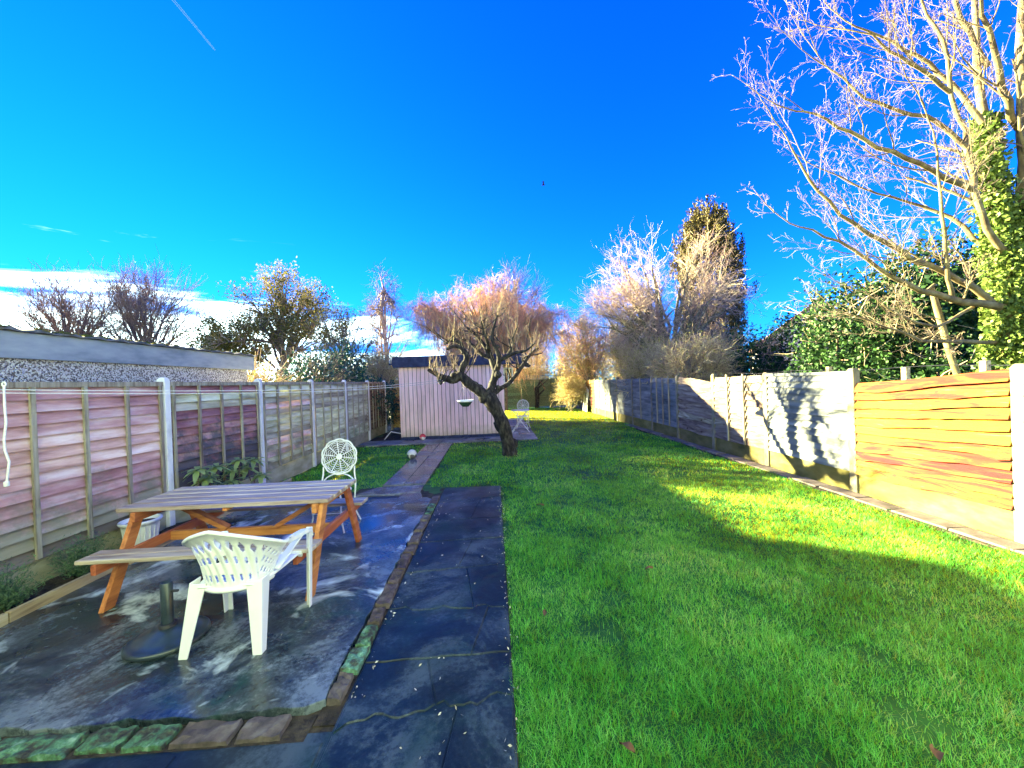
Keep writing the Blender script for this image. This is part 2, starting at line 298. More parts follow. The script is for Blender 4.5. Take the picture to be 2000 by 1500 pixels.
# ------------------------------------------------------------------ mesh helpers
class MB:
    def __init__(s): s.v = []; s.f = []
    def add(s, v, f):
        o = len(s.v); s.v += [tuple(map(float, p)) for p in v]; s.f += [tuple(i+o for i in q) for q in f]; return s
    def frus(s, p0, s0, p1, s1, ax='z'):
        """box between two rectangles: sizes in the two axes other than ax"""
        i, j = {'z': (0, 1), 'y': (0, 2), 'x': (1, 2)}[ax]; v = []
        for p, sz in ((p0, s0), (p1, s1)):
            for a, b in ((-1, -1), (1, -1), (1, 1), (-1, 1)):
                q = list(p); q[i] += a*sz[0]/2; q[j] += b*sz[1]/2; v.append(q)
        return s.add(v, [(3, 2, 1, 0), (4, 5, 6, 7), (0, 1, 5, 4), (1, 2, 6, 5), (2, 3, 7, 6), (3, 0, 4, 7)])
    def box(s, x0, x1, y0, y1, z0, z1):
        return s.frus(((x0+x1)/2, (y0+y1)/2, z0), (x1-x0, y1-y0), ((x0+x1)/2, (y0+y1)/2, z1), (x1-x0, y1-y0))
    def beam(s, a, b, w, h, up=(0, 0, 1)):
        a = np.array(a, float); b = np.array(b, float); d = b-a; d /= np.linalg.norm(d)
        u = np.cross(d, np.array(up, float)); u /= np.linalg.norm(u); n = np.cross(u, d); v = []
        for p in (a, b):
            for i, j in ((-1, -1), (1, -1), (1, 1), (-1, 1)): v.append(p+u*w/2*i+n*h/2*j)
        return s.add(v, [(3, 2, 1, 0), (4, 5, 6, 7), (0, 1, 5, 4), (1, 2, 6, 5), (2, 3, 7, 6), (3, 0, 4, 7)])
    def tube(s, pts, r, sides=8, closed=False):
        pts = np.array(pts, float); n = len(pts); rr = np.full(n, r) if np.isscalar(r) else np.array(r)
        v, f = tubes([(pts, rr)], sides, closed); return s.add(v, [tuple(q) for q in f])
    def lathe(s, prof, n=32, c=(0, 0, 0), closed=False):
        v = []; f = []; k = len(prof)
        for i in range(n):
            a = 2*math.pi*i/n
            for (r, z) in prof: v.append((c[0]+r*math.cos(a), c[1]+r*math.sin(a), c[2]+z))
        for i in range(n):
            j = (i+1) % n
            for q in range(k-1): f.append((i*k+q, j*k+q, j*k+q+1, i*k+q+1))
        return s.add(v, f)
    def grid(s, fn, nu, nv, keep=None):
        v = [fn(i/nu, j/nv) for j in range(nv+1) for i in range(nu+1)]
        f = [(j*(nu+1)+i, j*(nu+1)+i+1, (j+1)*(nu+1)+i+1, (j+1)*(nu+1)+i) for j in range(nv) for i in range(nu) if keep is None or keep((i+.5)/nu, (j+.5)/nv)]
        return s.add(v, f)
    def mesh(s, name): 
        me = bpy.data.meshes.new(name); me.from_pydata(s.v, [], s.f); me.update(); return me
    def build(s, name, m, parent=None, smooth=False, bevel=0, loc=None):
        me = s.mesh(name)
        if smooth: me.shade_smooth()
        return link(name, me, m, parent, bevel, loc)
def link(name, me, m, parent=None, bevel=0, loc=None, rot=None):
    if m is not None and not me.materials: me.materials.append(m)
    o = bpy.data.objects.new(name, me); COL.objects.link(o)
    if parent: o.parent = parent
    if loc is not None: o.location = loc
    if rot is not None: o.rotation_euler = rot
    if bevel:
        b = o.modifiers.new('bevel', 'BEVEL'); b.width = bevel; b.segments = 2; b.limit_method = 'ANGLE'
    return o
def npmesh(name, v, f, smooth=False):
    """fast mesh from arrays; f is (n,3) or (n,4)"""
    me = bpy.data.meshes.new(name); v = np.asarray(v, np.float32); f = np.asarray(f, np.int32); k = f.shape[1]
    me.vertices.add(len(v)); me.vertices.foreach_set('co', v.ravel())
    me.loops.add(f.size); me.loops.foreach_set('vertex_index', f.ravel())
    me.polygons.add(len(f)); me.polygons.foreach_set('loop_start', np.arange(len(f), dtype=np.int32)*k)
    me.polygons.foreach_set('loop_total', np.full(len(f), k, np.int32))
    me.update(calc_edges=True); me.validate()
    if smooth: me.shade_smooth()
    return me
def tubes(paths, sides=3, closed=False):
    """all paths swept at once (grouped by point count) -> verts, quads"""
    V = []; Fq = []; off = 0; groups = {}
    for p, r in paths: groups.setdefault(len(p), []).append((p, r))
    for n, g in groups.items():
        P = np.array([a for a, _ in g], float); Rr = np.array([b for _, b in g], float)
        if closed: T = np.roll(P, -1, 1)-np.roll(P, 1, 1)
        else:
            T = np.empty_like(P); T[:, 1:-1] = P[:, 2:]-P[:, :-2]; T[:, 0] = P[:, 1]-P[:, 0]; T[:, -1] = P[:, -1]-P[:, -2]
        T /= np.linalg.norm(T, axis=2, keepdims=True)+1e-12
        if closed and n > 2: md = np.cross(P[:, 1]-P[:, 0], P[:, n//3]-P[:, 0]); ref = md/(np.linalg.norm(md, axis=1, keepdims=True)+1e-12)
        else:
            md = P[:, -1]-P[:, 0]; ref = np.zeros_like(md); k = np.argmin(np.abs(md), axis=1); ref[np.arange(len(md)), k] = 1
        ref = np.repeat(ref[:, None], n, 1)
        e1 = ref-(ref*T).sum(2, keepdims=True)*T; e1 /= np.linalg.norm(e1, axis=2, keepdims=True)+1e-12; e2 = np.cross(T, e1)
        a = np.arange(sides)*2*math.pi/sides
        vv = P[:, :, None]+(e1[:, :, None]*np.cos(a)[None, None, :, None]+e2[:, :, None]*np.sin(a)[None, None, :, None])*Rr[:, :, None, None]
        m_ = len(g); V.append(vv.reshape(-1, 3)); nn = n if closed else n-1
        i, j, q = np.meshgrid(np.arange(m_), np.arange(nn), np.arange(sides), indexing='ij')
        j2 = (j+1) % n; q2 = (q+1) % sides; base = off+i*n*sides
        Fq.append(np.stack([base+j*sides+q, base+j*sides+q2, base+j2*sides+q2, base+j2*sides+q], -1).reshape(-1, 4)); off += m_*n*sides
    return np.concatenate(V), np.concatenate(Fq)
def E_(name, loc, label, cat, group=None, rz=0):
    o = bpy.data.objects.new(name, None); COL.objects.link(o); o.location = loc; o.rotation_euler = (0, 0, rz); o.empty_display_size = .1
    return tag(o, label, cat, group)
def tag(o, label, cat, group=None):
    o['label'] = label; o['category'] = cat
    if group: o['group'] = group
    return o
def struct(o): o['kind'] = 'structure'; return o
def stuff(o, label=None, cat=None):
    o['kind'] = 'stuff'
    if label: o['label'] = label; o['category'] = cat
    return o
def dup(root, loc, rz, label, group=None):
    r = root.copy(); COL.objects.link(r); r.location = loc; r.rotation_euler = (0, 0, rz); r['label'] = label
    if group: r['group'] = group
    for ch in list(root.children):
        c = ch.copy(); COL.objects.link(c); c.parent = r
        for g in ch.children: d = g.copy(); COL.objects.link(d); d.parent = c
    return r
rng = np.random.default_rng(11); R = random.Random(5)
# ------------------------------------------------------------------ ground
PZ = .035                                    # top of the patio
me = MB().grid(lambda u, v: (-250+500*u, -60+460*v, -.06), 8, 8).mesh('ground')
struct(link('ground', me, M['far_ground']))
def bumpy(x, y): return .012*math.sin(x*2.1+.7)*math.sin(y*1.7)+.008*math.sin(x*5.3+y*3.1)
struct(MB().grid(lambda u, v: (-4.06+9.02*u, .2+25.4*v, bumpy(-4.06+9.02*u, .2+25.4*v)-.028), 50, 110).build('lawn', M['turf'], smooth=True))

def slab_mesh(poly, z0, z1, inset=.006):
    n = len(poly); c = np.mean(poly, 0); v = [(x, y, z0) for x, y in poly]
    v += [(x, y, z1-inset) for x, y in poly]
    for x, y in poly:
        d = np.array((x, y))-c; d = d*(1-inset/np.linalg.norm(d)*1.2); v.append((c[0]+d[0], c[1]+d[1], z1))
    f = [tuple(range(2*n, 3*n))]
    for k in (0, n):
        f += [(k+i, k+(i+1) % n, k+n+(i+1) % n, k+n+i) for i in range(n)]
    return MB().add(v, f)
def slabs(parent, polys, m, z0, z1, name='paving_slab', tilt=.003):
    for p in polys:
        c = np.mean(p, 0); q = [(x-c[0], y-c[1]) for x, y in p]
        o = slab_mesh(q, z0, z1+R.uniform(-tilt, tilt)).build(name, m, parent, loc=(c[0], c[1], 0))
        o.rotation_euler = (R.uniform(-.004, .004), R.uniform(-.004, .004), 0)
def quad(x0, x1, y0, y1, g=.008, j=.0):
    r = lambda: R.uniform(-j, j)
    return [(x0+g+r(), y0+g+r()), (x1-g+r(), y0+g+r()), (x1-g+r(), y1-g+r()), (x0+g+r(), y1-g+r())]

# concrete patio with worn edges: top sheet + broken rim
def patio_edge():
    pts = []
    pts += [(x, 2.065+.012*math.sin(x*9)+R.uniform(-.012, .012)) for x in np.linspace(-3.95, -1.05, 40)]
    pts += [(-.97+R.uniform(-.012, .012), y) for y in np.linspace(2.12, 5.7, 40)]
    pts += [(x, 5.8+.02*math.sin(x*3)+R.uniform(-.006, .006)) for x in np.linspace(-1.05, -3.95, 30)]
    return pts
pe = patio_edge(); n = len(pe)
struct(MB().add([(x, y, -.05) for x, y in pe]+[(x, y, PZ-.006) for x, y in pe]+[(x*.998-.004, y*.998+.006, PZ) for x, y in pe],
   [tuple(range(2*n, 3*n))]+[(k+i, k+(i+1) % n, k+n+(i+1) % n, k+n+i) for k in (0, n) for i in range(n)]).build('patio', M['patio']))
# soil / grit under the paving joints
struct(MB().box(-4.0, .05, .3, 6.42, -.055, -.012).build('paving_bed', M['soil']))

path = struct(MB().box(-.862, .045, .4, 6.36, -.05, -.003).build('paved_path', M['path_slab']))
rows = [.45, 1.15, 1.98, 2.42, 2.98, 3.55, 4.22, 4.9, 5.62, 6.38]; P = []
for i, (a, b) in enumerate(zip(rows[:-1], rows[1:])):
    sl = [0, .1, .12, .02, -.05, .08, .03, -.02, .16, 0]; s0 = sl[i]; s1 = sl[i+1]
    cut = [None, -.3, -.42, -.15, -.26, -.34, None, -.3, None][i]; g = .0025; X0, X1 = -.855, .04
    jg = lambda x, i_: (.022*math.sin(x*19+i_)+.014*math.sin(x*43+2*i_)+.008*math.sin(x*91)) if i_ in (2, 4, 8) else .004*math.sin(x*23+i_)
    ym = lambda x, y, s, i_: y+s*(x-X0)/(X1-X0)+jg(x, i_)
    xs = [X0, X1] if cut is None else [X0, cut, X1]; ga_, gb_ = (.007 if i in (2, 4, 8) else g), (.007 if i+1 in (2, 4, 8) else g)
    for c, (l, r) in enumerate(zip(xs[:-1], xs[1:])):
        k = .05*(1 if i % 2 else -1) if cut else 0
        l0, l1 = (l, l) if c == 0 else (l-k, l+k); r0, r1 = (r, r) if r == X1 else (r-k, r+k)
        P.append([(x, ym(x, a, s0, i)+ga_) for x in np.linspace(l0+g, r0-g, 12)]+[(x, ym(x, b, s1, i+1)-gb_) for x in np.linspace(r1-g, l1+g, 12)])
slabs(path, P, M['path_slab'], -.05, .004)
fore = struct(MB().box(-4.0, -.864, .4, 1.96, -.05, -.004).build('front_paving', M['path_slab']))
P = []; x = -3.95
for w in (.55, .62, .58, .66, .67):
    if w > .2:
        P.append(quad(x, x+w, .5, 1.2, .008, .006)); P.append(quad(x, x+w, 1.2, 1.90+R.uniform(-.03, .02), .008, .01))
    x += w
slabs(fore, P, M['path_slab'], -.05, .003)

walk = struct(MB().box(-1.97, -1.22, 6.38, 11.2, -.06, -.02).build('garden_walk', M['soil']))
P = []; y = 6.72
while y < 11.1:
    y1 = min(y+.62, 11.18); P += [quad(-1.96, -1.60, y, y1, .006, .004), quad(-1.60, -1.23, y, y1, .006, .004)]; y = y1
slabs(walk, P, M['walk_slab'], -.06, .012)
step = struct(MB().box(-2.3, -1.15, 5.86, 6.66, -.05, -.018).build('step_paving', M['soil']))
slabs(step, [[(-2.28, 6.12), (-1.22, 6.18), (-1.24, 6.62), (-2.0, 6.58)], [(-1.52, 5.84), (-1.12, 5.84), (-1.2, 6.16), (-1.5, 6.15)]], M['walk_slab'], -.05, .012)
dr = E_('drain_cover', (-1.9, 5.98, 0), 'dark rectangular drain cover at the far edge of the patio', 'drain cover')
MB().box(-.36, .36, -.13, .12, -.03, -.004).build('tray', M['iron'], dr)
for s in (-1, 1):
    MB().box(-.38, .38, s*.135-.012, s*.135+.012, -.03, .012).build('frame', M['deck_slab'], dr)
for k in range(6): MB().box(-.33+.11*k, -.31+.11*k, -.118, .118, -.004, .002).build('bar', M['iron'], dr)

deck = struct(MB().box(-4.0, 1.24, 11.22, 17.6, -.06, -.016).build('shed_paving', M['soil']))
P = []; x = -3.98
while x < 1.2:
    x1 = min(x+.6, 1.23); P.append(quad(x, x1, 11.24, 11.66, .006, .004)); P.append(quad(x, x1, 11.66, 12.14, .006, .004)); x = x1
y = 12.14
while y < 17.5:
    y1 = min(y+.6, 17.58); P.append(quad(.27, .75, y, y1, .006, .004)); P.append(quad(.75, 1.23, y, y1, .006, .004)); y = y1
slabs(deck, P, M['deck_slab'], -.06, .018)

# kerb bricks round the patio
def rock_mesh(L, w, h, seed, amp=.012):
    r = random.Random(seed); v = []; f = []; nx, ny = 7, 3
    for k in range(2):
        for j in range(ny+1):
            for i in range(nx+1):
                e = .93 if k and (i in (0, nx) or j in (0, ny)) else 1
                a = amp if k else amp*.5
                v.append(((i/nx-.5)*L*(e if i in (0, nx) else 1)+r.uniform(-a, a)*.6, (j/ny-.5)*w*e+r.uniform(-a, a)*.6, (h*(.93 if e < 1 else 1)+r.uniform(-a, a)) if k else 0))
    W_ = nx+1; T = W_*(ny+1)
    for j in range(ny):
        for i in range(nx): f.append((T+j*W_+i, T+j*W_+i+1, T+(j+1)*W_+i+1, T+(j+1)*W_+i))
    ring = [i for i in range(W_)]+[j*W_+nx for j in range(1, ny+1)]+[ny*W_+i for i in range(nx-1, -1, -1)]+[j*W_ for j in range(ny-1, 0, -1)]
    for a, b in zip(ring, ring[1:]+ring[:1]): f.append((a, b, T+b, T+a))
    mb = MB(); mb.v = v; mb.f = f; return mb
kerb = struct(MB().box(-.975, -.863, 2.0, 5.75, -.05, -.004).build('patio_kerb', M['soil']))
y = 2.12; k = 0
kinds = ['old_brick', 'moss', 'moss', 'old_brick', 'old_brick', 'old_brick', 'old_brick', 'old_brick', 'old_brick', 'old_brick', 'old_brick', 'moss', 'moss', 'old_brick']
kinds += ['moss', 'old_brick', 'old_brick', 'old_brick']
while y < 5.6 and k < 18:
    L = R.choice([.2, .22, .25, .33]); o = rock_mesh(L, .10+R.uniform(-.02, .015), PZ+.018, 40+k, .008).build('brick', M[kinds[k]], kerb, loc=(-.918+R.uniform(-.008, .008), y+L/2, -.02))
    o.rotation_euler = (R.uniform(-.05, .05), R.uniform(-.06, .06), math.pi/2+R.uniform(-.05, .05)); y += L+.016; k += 1
kerb2 = struct(MB().box(-4.0, -.98, 1.915, 2.07, -.05, -.003).build('front_kerb', M['soil']))
x = -3.7; k = 0
for L, kd in ((.34, 'moss'), (.3, 'edging_stone'), (.26, 'edging_stone'), (.22, 'moss'), (.42, 'moss'), (.2, 'moss'), (.2, 'moss'), (.28, 'old_brick'), (.22, 'old_brick')):
    o = rock_mesh(L, .13, PZ+.008, 80+k, .008).build('brick', M[kd], kerb2, loc=(x+L/2, 1.99+R.uniform(-.01, .01), -.02)); x += L+.02; k += 1

# flower bed beside the left fence
struct(MB().grid(lambda u, v: (-4.06+.36*u, 1.0+6.1*v, .05+.03*math.sin(v*60)*math.sin(u*9+v*20)), 6, 60).build('flower_bed', M['soil'], smooth=True))
be = E_('bed_edging', (-3.68, 0, 0), 'long timber board edging the soil bed along the left fence', 'edging')
for a, b in ((1.0, 3.05), (3.06, 5.1), (5.11, 7.1)): MB().box(-.02, .02, a, b, -.04, .115).build('board', M['edge_timber'], be, bevel=.004)
for y in (1.9, 4.0, 6.1): MB().box(.021, .055, y-.02, y+.02, -.04, .095).build('peg', M['edge_timber'], be)

# stone edging along the right fence
ed = struct(MB().box(4.64, 4.92, 1.5, 13.5, -.06, -.012).build('fence_edging', M['soil']))
y = 1.6
while y < 13.3:
    L = R.uniform(.42, .62); w = .22
    o = slab_mesh([(-w/2, -L/2), (w/2, -L/2+R.uniform(-.02, .02)), (w/2, L/2), (-w/2, L/2+R.uniform(-.02, .02))], -.06, .010, .008).build('edging_stone', M['edging_stone'], ed, loc=(4.80+R.uniform(-.03, .02), y+L/2, 0))
    o.rotation_euler = (R.uniform(-.02, .02), R.uniform(-.03, .03), R.uniform(-.03, .03)); y += L+.02

# ------------------------------------------------------------------ fences
def board(L, h, t, lean, n, amp, seed):
    r = random.Random(seed); mb = MB(); ph = [r.uniform(0, 6.28) for _ in range(4)]; kn = r.uniform(-.45, .45); fq = (r.uniform(1.2, 3.2), r.uniform(4, 8), r.uniform(11, 19)); am2 = r.uniform(-.4, 1.5); wd = r.uniform(.06, .2); amp = amp*r.uniform(.5, 1.25)
    for i in range(n+1):
        y = (i/n-.5)*L
        w = amp*(.6*math.sin(y*fq[0]+ph[0])+.3*math.sin(y*fq[1]+ph[1])+.16*math.sin(y*fq[2]+ph[2]))-am2*amp*math.exp(-((y-kn*L)/wd)**2)
        wt = amp*.25*math.sin(y*4+ph[3])
        mb.v += [(lean-t, y, w), (lean, y, w), (t*.2, y, h+wt), (-t, y, h+wt)]
        if i:
            o = (i-1)*4; mb.f += [(o+j, o+(j+1) % 4, o+4+(j+1) % 4, o+4+j) for j in range(4)]
    mb.f += [(3, 2, 1, 0), tuple(n*4+j for j in range(4))]; return mb
def post_mesh(w, d, H, name='post'):
    mb = MB(); mb.frus((0, 0, -.1), (w, d), (0, 0, H-.035), (w, d)); mb.v = mb.v
    mb.frus((0, 0, H-.035), (w, d), (0, 0, H), (w*.62, d*.62)); return mb.mesh(name)
# left fence: lapped panels between concrete posts
LX = -4.1
lf = E_('lapped_panel_fence', (LX, 0, 0), 'long lapped panel fence with white concrete posts on the left of the garden', 'fence')
posts = [1.14+1.93*k for k in range(8)]
pm = post_mesh(.10, .085, 1.9)
for y in posts[:]: link('post', pm, M['white_post'], lf, .006, (.02, y, 0))
sm = {}
for vname, seeds in (('a', 1), ('b', 2), ('c', 3), ('d', 4)): sm[vname] = board(1.80, .145, .012, .052, 6, .007, seeds*7)
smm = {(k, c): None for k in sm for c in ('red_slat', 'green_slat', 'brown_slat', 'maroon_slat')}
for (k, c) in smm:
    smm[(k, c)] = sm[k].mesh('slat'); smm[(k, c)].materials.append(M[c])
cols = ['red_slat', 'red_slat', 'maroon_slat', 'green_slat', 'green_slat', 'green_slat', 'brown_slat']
gb = MB().box(-.025, .025, -.92, .92, -.05, .27).mesh('gravel_board'); gb.materials.append(M['gravel_board'])
bat = MB().box(0, .02, -.02, .02, .29, 1.80).mesh('batten'); bat.materials.append(M['batten'])
for i, (a, b) in enumerate(zip(posts[:-1], posts[1:])):
    mid = (a+b)/2; w = b-a-.09
    fr = MB().box(.0, .06, -w/2, w/2, 1.79, 1.845).build('panel', M['batten'], lf, bevel=.004, loc=(0, mid, 0))
    link('gravel_board', gb, None, lf, 0, (0, mid, 0))
    for k in range(14):
        c = cols[i]
        if i == 2 and k > 10 and R.random() < .4: c = 'green_slat'
        if i == 3 and R.random() < .15: c = 'red_slat'
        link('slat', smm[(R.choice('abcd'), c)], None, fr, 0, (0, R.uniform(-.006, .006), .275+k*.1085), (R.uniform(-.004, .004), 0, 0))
    for y in (-.87, -.44, 0, .44, .87) if i < 6 else (-.87, -.55, -.28, 0, .28, .55, .87): link('batten', bat, None, fr, 0, (.05, y, 0))
# return panel at the end, beside the shed
rf = E_('amber_return_fence', (-3.5, 15.4, 0), 'short amber wooden fence panel between the left fence and the shed', 'fence')
for x in (-.52, .0, .52): MB().box(x-.04, x+.04, -.04, .04, -.05, 1.75).build('post', M['batten'], rf, bevel=.005)
for s in (-.26, .26):
    fr = MB().box(-.215, .215, -.02, .02, 1.66, 1.71).build('panel', M['sunlit_amber_slat'], rf, loc=(s, 0, 0))
    for k in range(13): board(.43, .16, .01, .02, 3, .006, 300+k).build('slat', M['sunlit_amber_slat'], fr, loc=(0, 0, .06+k*.123)).rotation_euler = (0, 0, -math.pi/2)
# right fence: waney edge panels between concrete posts
RX = 4.97
rfn = E_('waney_edge_fence', (RX, 0, 0), 'long fence of wavy-edged boards and concrete posts on the right of the lawn', 'fence')
rp = [1.72+1.72*k for k in range(12)]
pm2 = post_mesh(.10, .11, 1.72)
for k, y in enumerate(rp): link('post', pm2, M['lichen_post'], rfn, .008, (0, y, R.uniform(-.02, .01)), (R.uniform(-.006, .006), R.uniform(-.008, .008), 0))
gb2 = MB().box(-.025, .025, -.82, .82, -.06, .28).mesh('gravel_board'); gb2.materials.append(M['yellowish_board'])
spec = [('orange_board', 1.62, 1.66, 11, 0, .022), ('orange_board', 1.49, 1.64, 11, 0, .024), ('silver_board', 1.68, 1.68, 13, 0, .006),
        ('brown_board', 1.62, 1.64, 9, 2, .02), ('brown_board', 1.66, 1.52, 9, 0, .026), ('silver_board', 1.64, 1.62, 9, 3, .012),
        ('silver_board', 1.64, 1.64, 10, 1, .014), ('silver_board', 1.63, 1.63, 9, 0, .012), ('silver_board', 1.62, 1.62, 8, 1, .008), ('silver_board', 1.62, 1.62, 8, 1, .008), ('orange_board', 1.62, 1.62, 8, 1, .008)]
for i, (a, b) in enumerate(zip(rp[:-1], rp[1:])):
    c, tf, tn, nb, nbt, amp = spec[i]; mid = (a+b)/2; w = b-a-.10
    link('gravel_board', gb2, None, rfn, 0, (0, mid, 0))
    if i in (2,): fr = MB().box(-.04, .025, -w/2, w/2, tf-.05, tf).build('panel', M[c], rfn, bevel=.004, loc=(0, mid, 0))
    else: fr = MB().box(.012, .035, -w/2, w/2, .3, .36).build('panel', M['batten'], rfn, loc=(0, mid, 0))
    z0 = .275; top = (tf+tn)/2-(.05 if i == 2 else 0); st = (top-z0)/nb
    for k in range(nb):
        fk = (k+1)/nb; tilt = math.atan((tn-tf)/w)*fk
        hh = st*(1.28 if k < nb-1 else 1.0)
        o = board(w-.006, hh, .016, .074 if c == 'orange_board' else .05, 14 if i < 5 else 6, amp, 500+i*20+k).build('board', M[c], fr, loc=(R.uniform(-.003, .003), R.uniform(-.004, .004), z0+k*st+.012), smooth=False)
        o.rotation_euler = (tilt+R.uniform(-.006, .006), 0, math.pi)
    for k in range(nbt):
        y = (-.5+(k+1)/(nbt+1))*w
        MB().box(-.078, -.051, y-.018, y+.018, .29, max(tf, tn)+.05).build('batten', M['batten'], fr)
# wire fence standing behind the near panels
wf = E_('wire_fence', (5.55, 0, 0), 'low wire fence on short timber stakes behind the orange fence panel', 'fence')
for y in (3.2, 4.15, 5.0, 6.2): MB().frus((0, y, 0), (.07, .07), (0, y, 1.74+R.uniform(-.04, .03)), (.065, .065)).build('stake', M['edge_timber'], wf, bevel=.006)
for z in (1.5, 1.7): MB().tube([(0, y, z+.02*math.sin(y*3)) for y in np.linspace(2, 9, 15)], .004, 4).build('wire', M['iron'], wf)
# back fence with trellis
bf = E_('green_back_fence', (1.7, 24.6, 0), 'green stained board fence across the far end of the lawn', 'fence')
bx = [-3.66, -1.83, .08, 1.9, 3.72]
for x in bx: MB().box(x-.06, x+.06, -.06, .06, -.05, 1.84).build('post', M['green_board'], bf, bevel=.01)
for a, b in zip(bx[:-1], bx[1:]):
    fr = MB().box(-.85, .85, -.02, .02, 1.72, 1.78).build('panel', M['green_board'], bf, loc=((a+b)/2, 0, 0))
    for k in range(9): board(1.7, .23, .012, .028, 5, .02, 700+k+int(a*10)).build('board', M['green_board'], fr, loc=(0, 0, .03+k*.19)).rotation_euler = (0, 0, -math.pi/2)
tr = E_('blue_trellis', (3.1, 25.3, 0), 'grey blue trellis showing just above the green back fence', 'trellis')
for k in range(12): MB().box(-1.0+.18*k, -.97+.18*k, -.01, .01, 0, 2.05).build('upright', M['deck_slab'], tr)
for z in (1.2, 1.5, 1.8, 2.0): MB().box(-1.02, 1.05, -.03, -.011, z, z+.035).build('rail', M['deck_slab'], tr)
wb = E_('white_board', (4.72, 20.3, 0), 'white board leaning at the far end of the right fence', 'board')
mb = MB(); mb.add([(0, -.45, 0), (0, .45, 0), (0, .55, .8), (0, .2, 1.3), (0, -.35, 1.15), (.03, -.45, 0), (.03, .45, 0), (.03, .55, .8), (.03, .2, 1.3), (.03, -.35, 1.15)], [(4, 3, 2, 1, 0), (5, 6, 7, 8, 9)]+[(i, (i+1) % 5, 5+(i+1) % 5, 5+i) for i in range(5)])
o = mb.build('sheet', M['white_paint'], wb, bevel=.004); o.rotation_euler = (0, .12, 0)
MB().box(-.02, .0, -.05, .05, 0, 1.0).build('brace', M['batten'], wb).rotation_euler = (0, .1, 0)

# ------------------------------------------------------------------ shed
sh = E_('garden_shed', (-1.32, 12.12, 0), 'pale pink timber shed with a dark flat roof behind the apple tree', 'shed')
x0, x1, DY = -1.56, 1.58, 5.2
MB().box(x0, x1, .02, DY, .02, 2.5).build('wall', M['bark_brown'], sh)
MB().box(x0-.03, x1+.03, -.05, DY+.05, -.05, .10).build('plinth', M['navy'], sh)
pk = MB().frus((0, 0, .10), (.110, .022), (0, 0, 2.26), (.110, .022)).mesh('plank'); pk.materials.append(M['pink'])
npk = 25; stp = (x1-x0)/npk
for k in range(npk): link('plank', pk, None, sh, .004, (x0+stp*(k+.5), .006+R.uniform(-.002, .002), R.uniform(-.01, .01)))
ns = int(DY/stp)
for k in range(ns):
    link('plank', pk, None, sh, .004, (x1+.006, stp*(k+.5)+.02, R.uniform(-.01, .01)), (0, 0, math.pi/2))
    link('plank', pk, None, sh, .004, (x0-.006, stp*(k+.5)+.02, R.uniform(-.01, .01)), (0, 0, math.pi/2))
MB().box(x0-.03, x0+.035, -.022, .03, .1, 2.3).build('corner_board', M['pink'], sh, bevel=.004)
MB().box(x1-.03, x1+.04, -.022, .03, .1, 2.3).build('corner_board', M['pink'], sh, bevel=.004)
rfp = MB().box(x0-.16, x1+.72, -.10, DY+.2, 2.49, 2.55).build('roof', M['felt'], sh, bevel=.008)
MB().box(x0-.18, x1+.74, -.135, -.101, 2.24, 2.57).build('fascia', M['navy'], sh, bevel=.004)
MB().box(x1+.741, x1+.77, -.13, DY+.2, 2.28, 2.565).build('fascia', M['navy'], sh, bevel=.004)
MB().box(x0-.205, x0-.181, -.13, DY+.2, 2.28, 2.565).build('fascia', M['navy'], sh, bevel=.004)
MB().box(x0-.34, x0-.2, .0, .06, 2.33, 2.38).build('beam_end', M['navy'], sh)
for y in (1.2, 3.2): MB().box(x1+.02, x1+.70, y, y+.06, 2.40, 2.485).build('rafter', M['batten'], sh)
wn = MB().box(x1+.018, x1+.03, .7, 1.7, 1.2, 2.1).build('window', M['glass'], sh)
for a, b, c, d in ((.64, .7, 1.14, 2.16), (1.7, 1.76, 1.14, 2.16), (.7, 1.7, 1.14, 1.2), (.7, 1.7, 2.1, 2.16), (1.17, 1.23, 1.2, 2.1)):
    MB().box(x1+.02, x1+.06, a, b, c, d).build('frame', M['white_paint'], wn)
cs = MB().box(x1+.07, x1+.36, .60, .612, 1.68, 2.12).build('casement', M['glass'], sh)
for a, b, c, d in ((.06, .10, 1.64, 2.16), (.33, .37, 1.64, 2.16), (.10, .33, 1.64, 1.68), (.10, .33, 2.12, 2.16), (.2, .225, 1.68, 2.12)):
    MB().box(x1+a, x1+b, .59, .625, c, d).build('frame', M['white_paint'], cs)
# clutter beside the shed
cl = E_('folded_trolley', (-3.15, 12.4, .02), 'dark folded metal trolley lying left of the pink shed', 'trolley')
for k in range(3): MB().tube([(-.3, -.3+.1*k, .02), (-.1, -.25+.1*k, .3-.05*k), (.22, -.2+.1*k, .22-.05*k), (.2, .4, .03)], .014, 6).build('bar', M['white_metal' if k == 1 else 'iron'], cl)

# ------------------------------------------------------------------ neighbour's garage on the left
ga = E_('pebbledash_garage', (-5.0, 4.0, 0), 'low pebbledash garage with a deep fascia behind the left fence', 'garage')
MB().box(-3.0, 0, -4.5, 4.15, -.05, 2.18).build('wall', M['pebble'], ga)
MB().box(.0, .045, -4.7, 4.32, 2.12, 2.40).build('fascia', M['grey_fascia'], ga, bevel=.006)
MB().box(-3.2, .0, 4.25, 4.31, 2.14, 2.40).build('fascia', M['grey_fascia'], ga, bevel=.006)
mb = MB(); nn = 90
for i in range(nn+1):
    y = -4.75+9.1*i/nn; c = .018*math.sin(i*math.pi/1.5)
    mb.v += [(.09, y, 2.43+c), (-3.3, y, 2.72+c), (-3.3, y, 2.68+c), (.09, y, 2.405+c*.5)]
    if i: o = (i-1)*4; mb.f += [(o+j, o+(j+1) % 4, o+4+(j+1) % 4, o+4+j) for j in range(4)]
rfo = mb.build('roof', M['felt'], ga)
ms = []
for k in range(240):
    y = R.uniform(-4.6, 4.2); a = R.uniform(.02, .07); ms.append((y, a))
mb = MB()
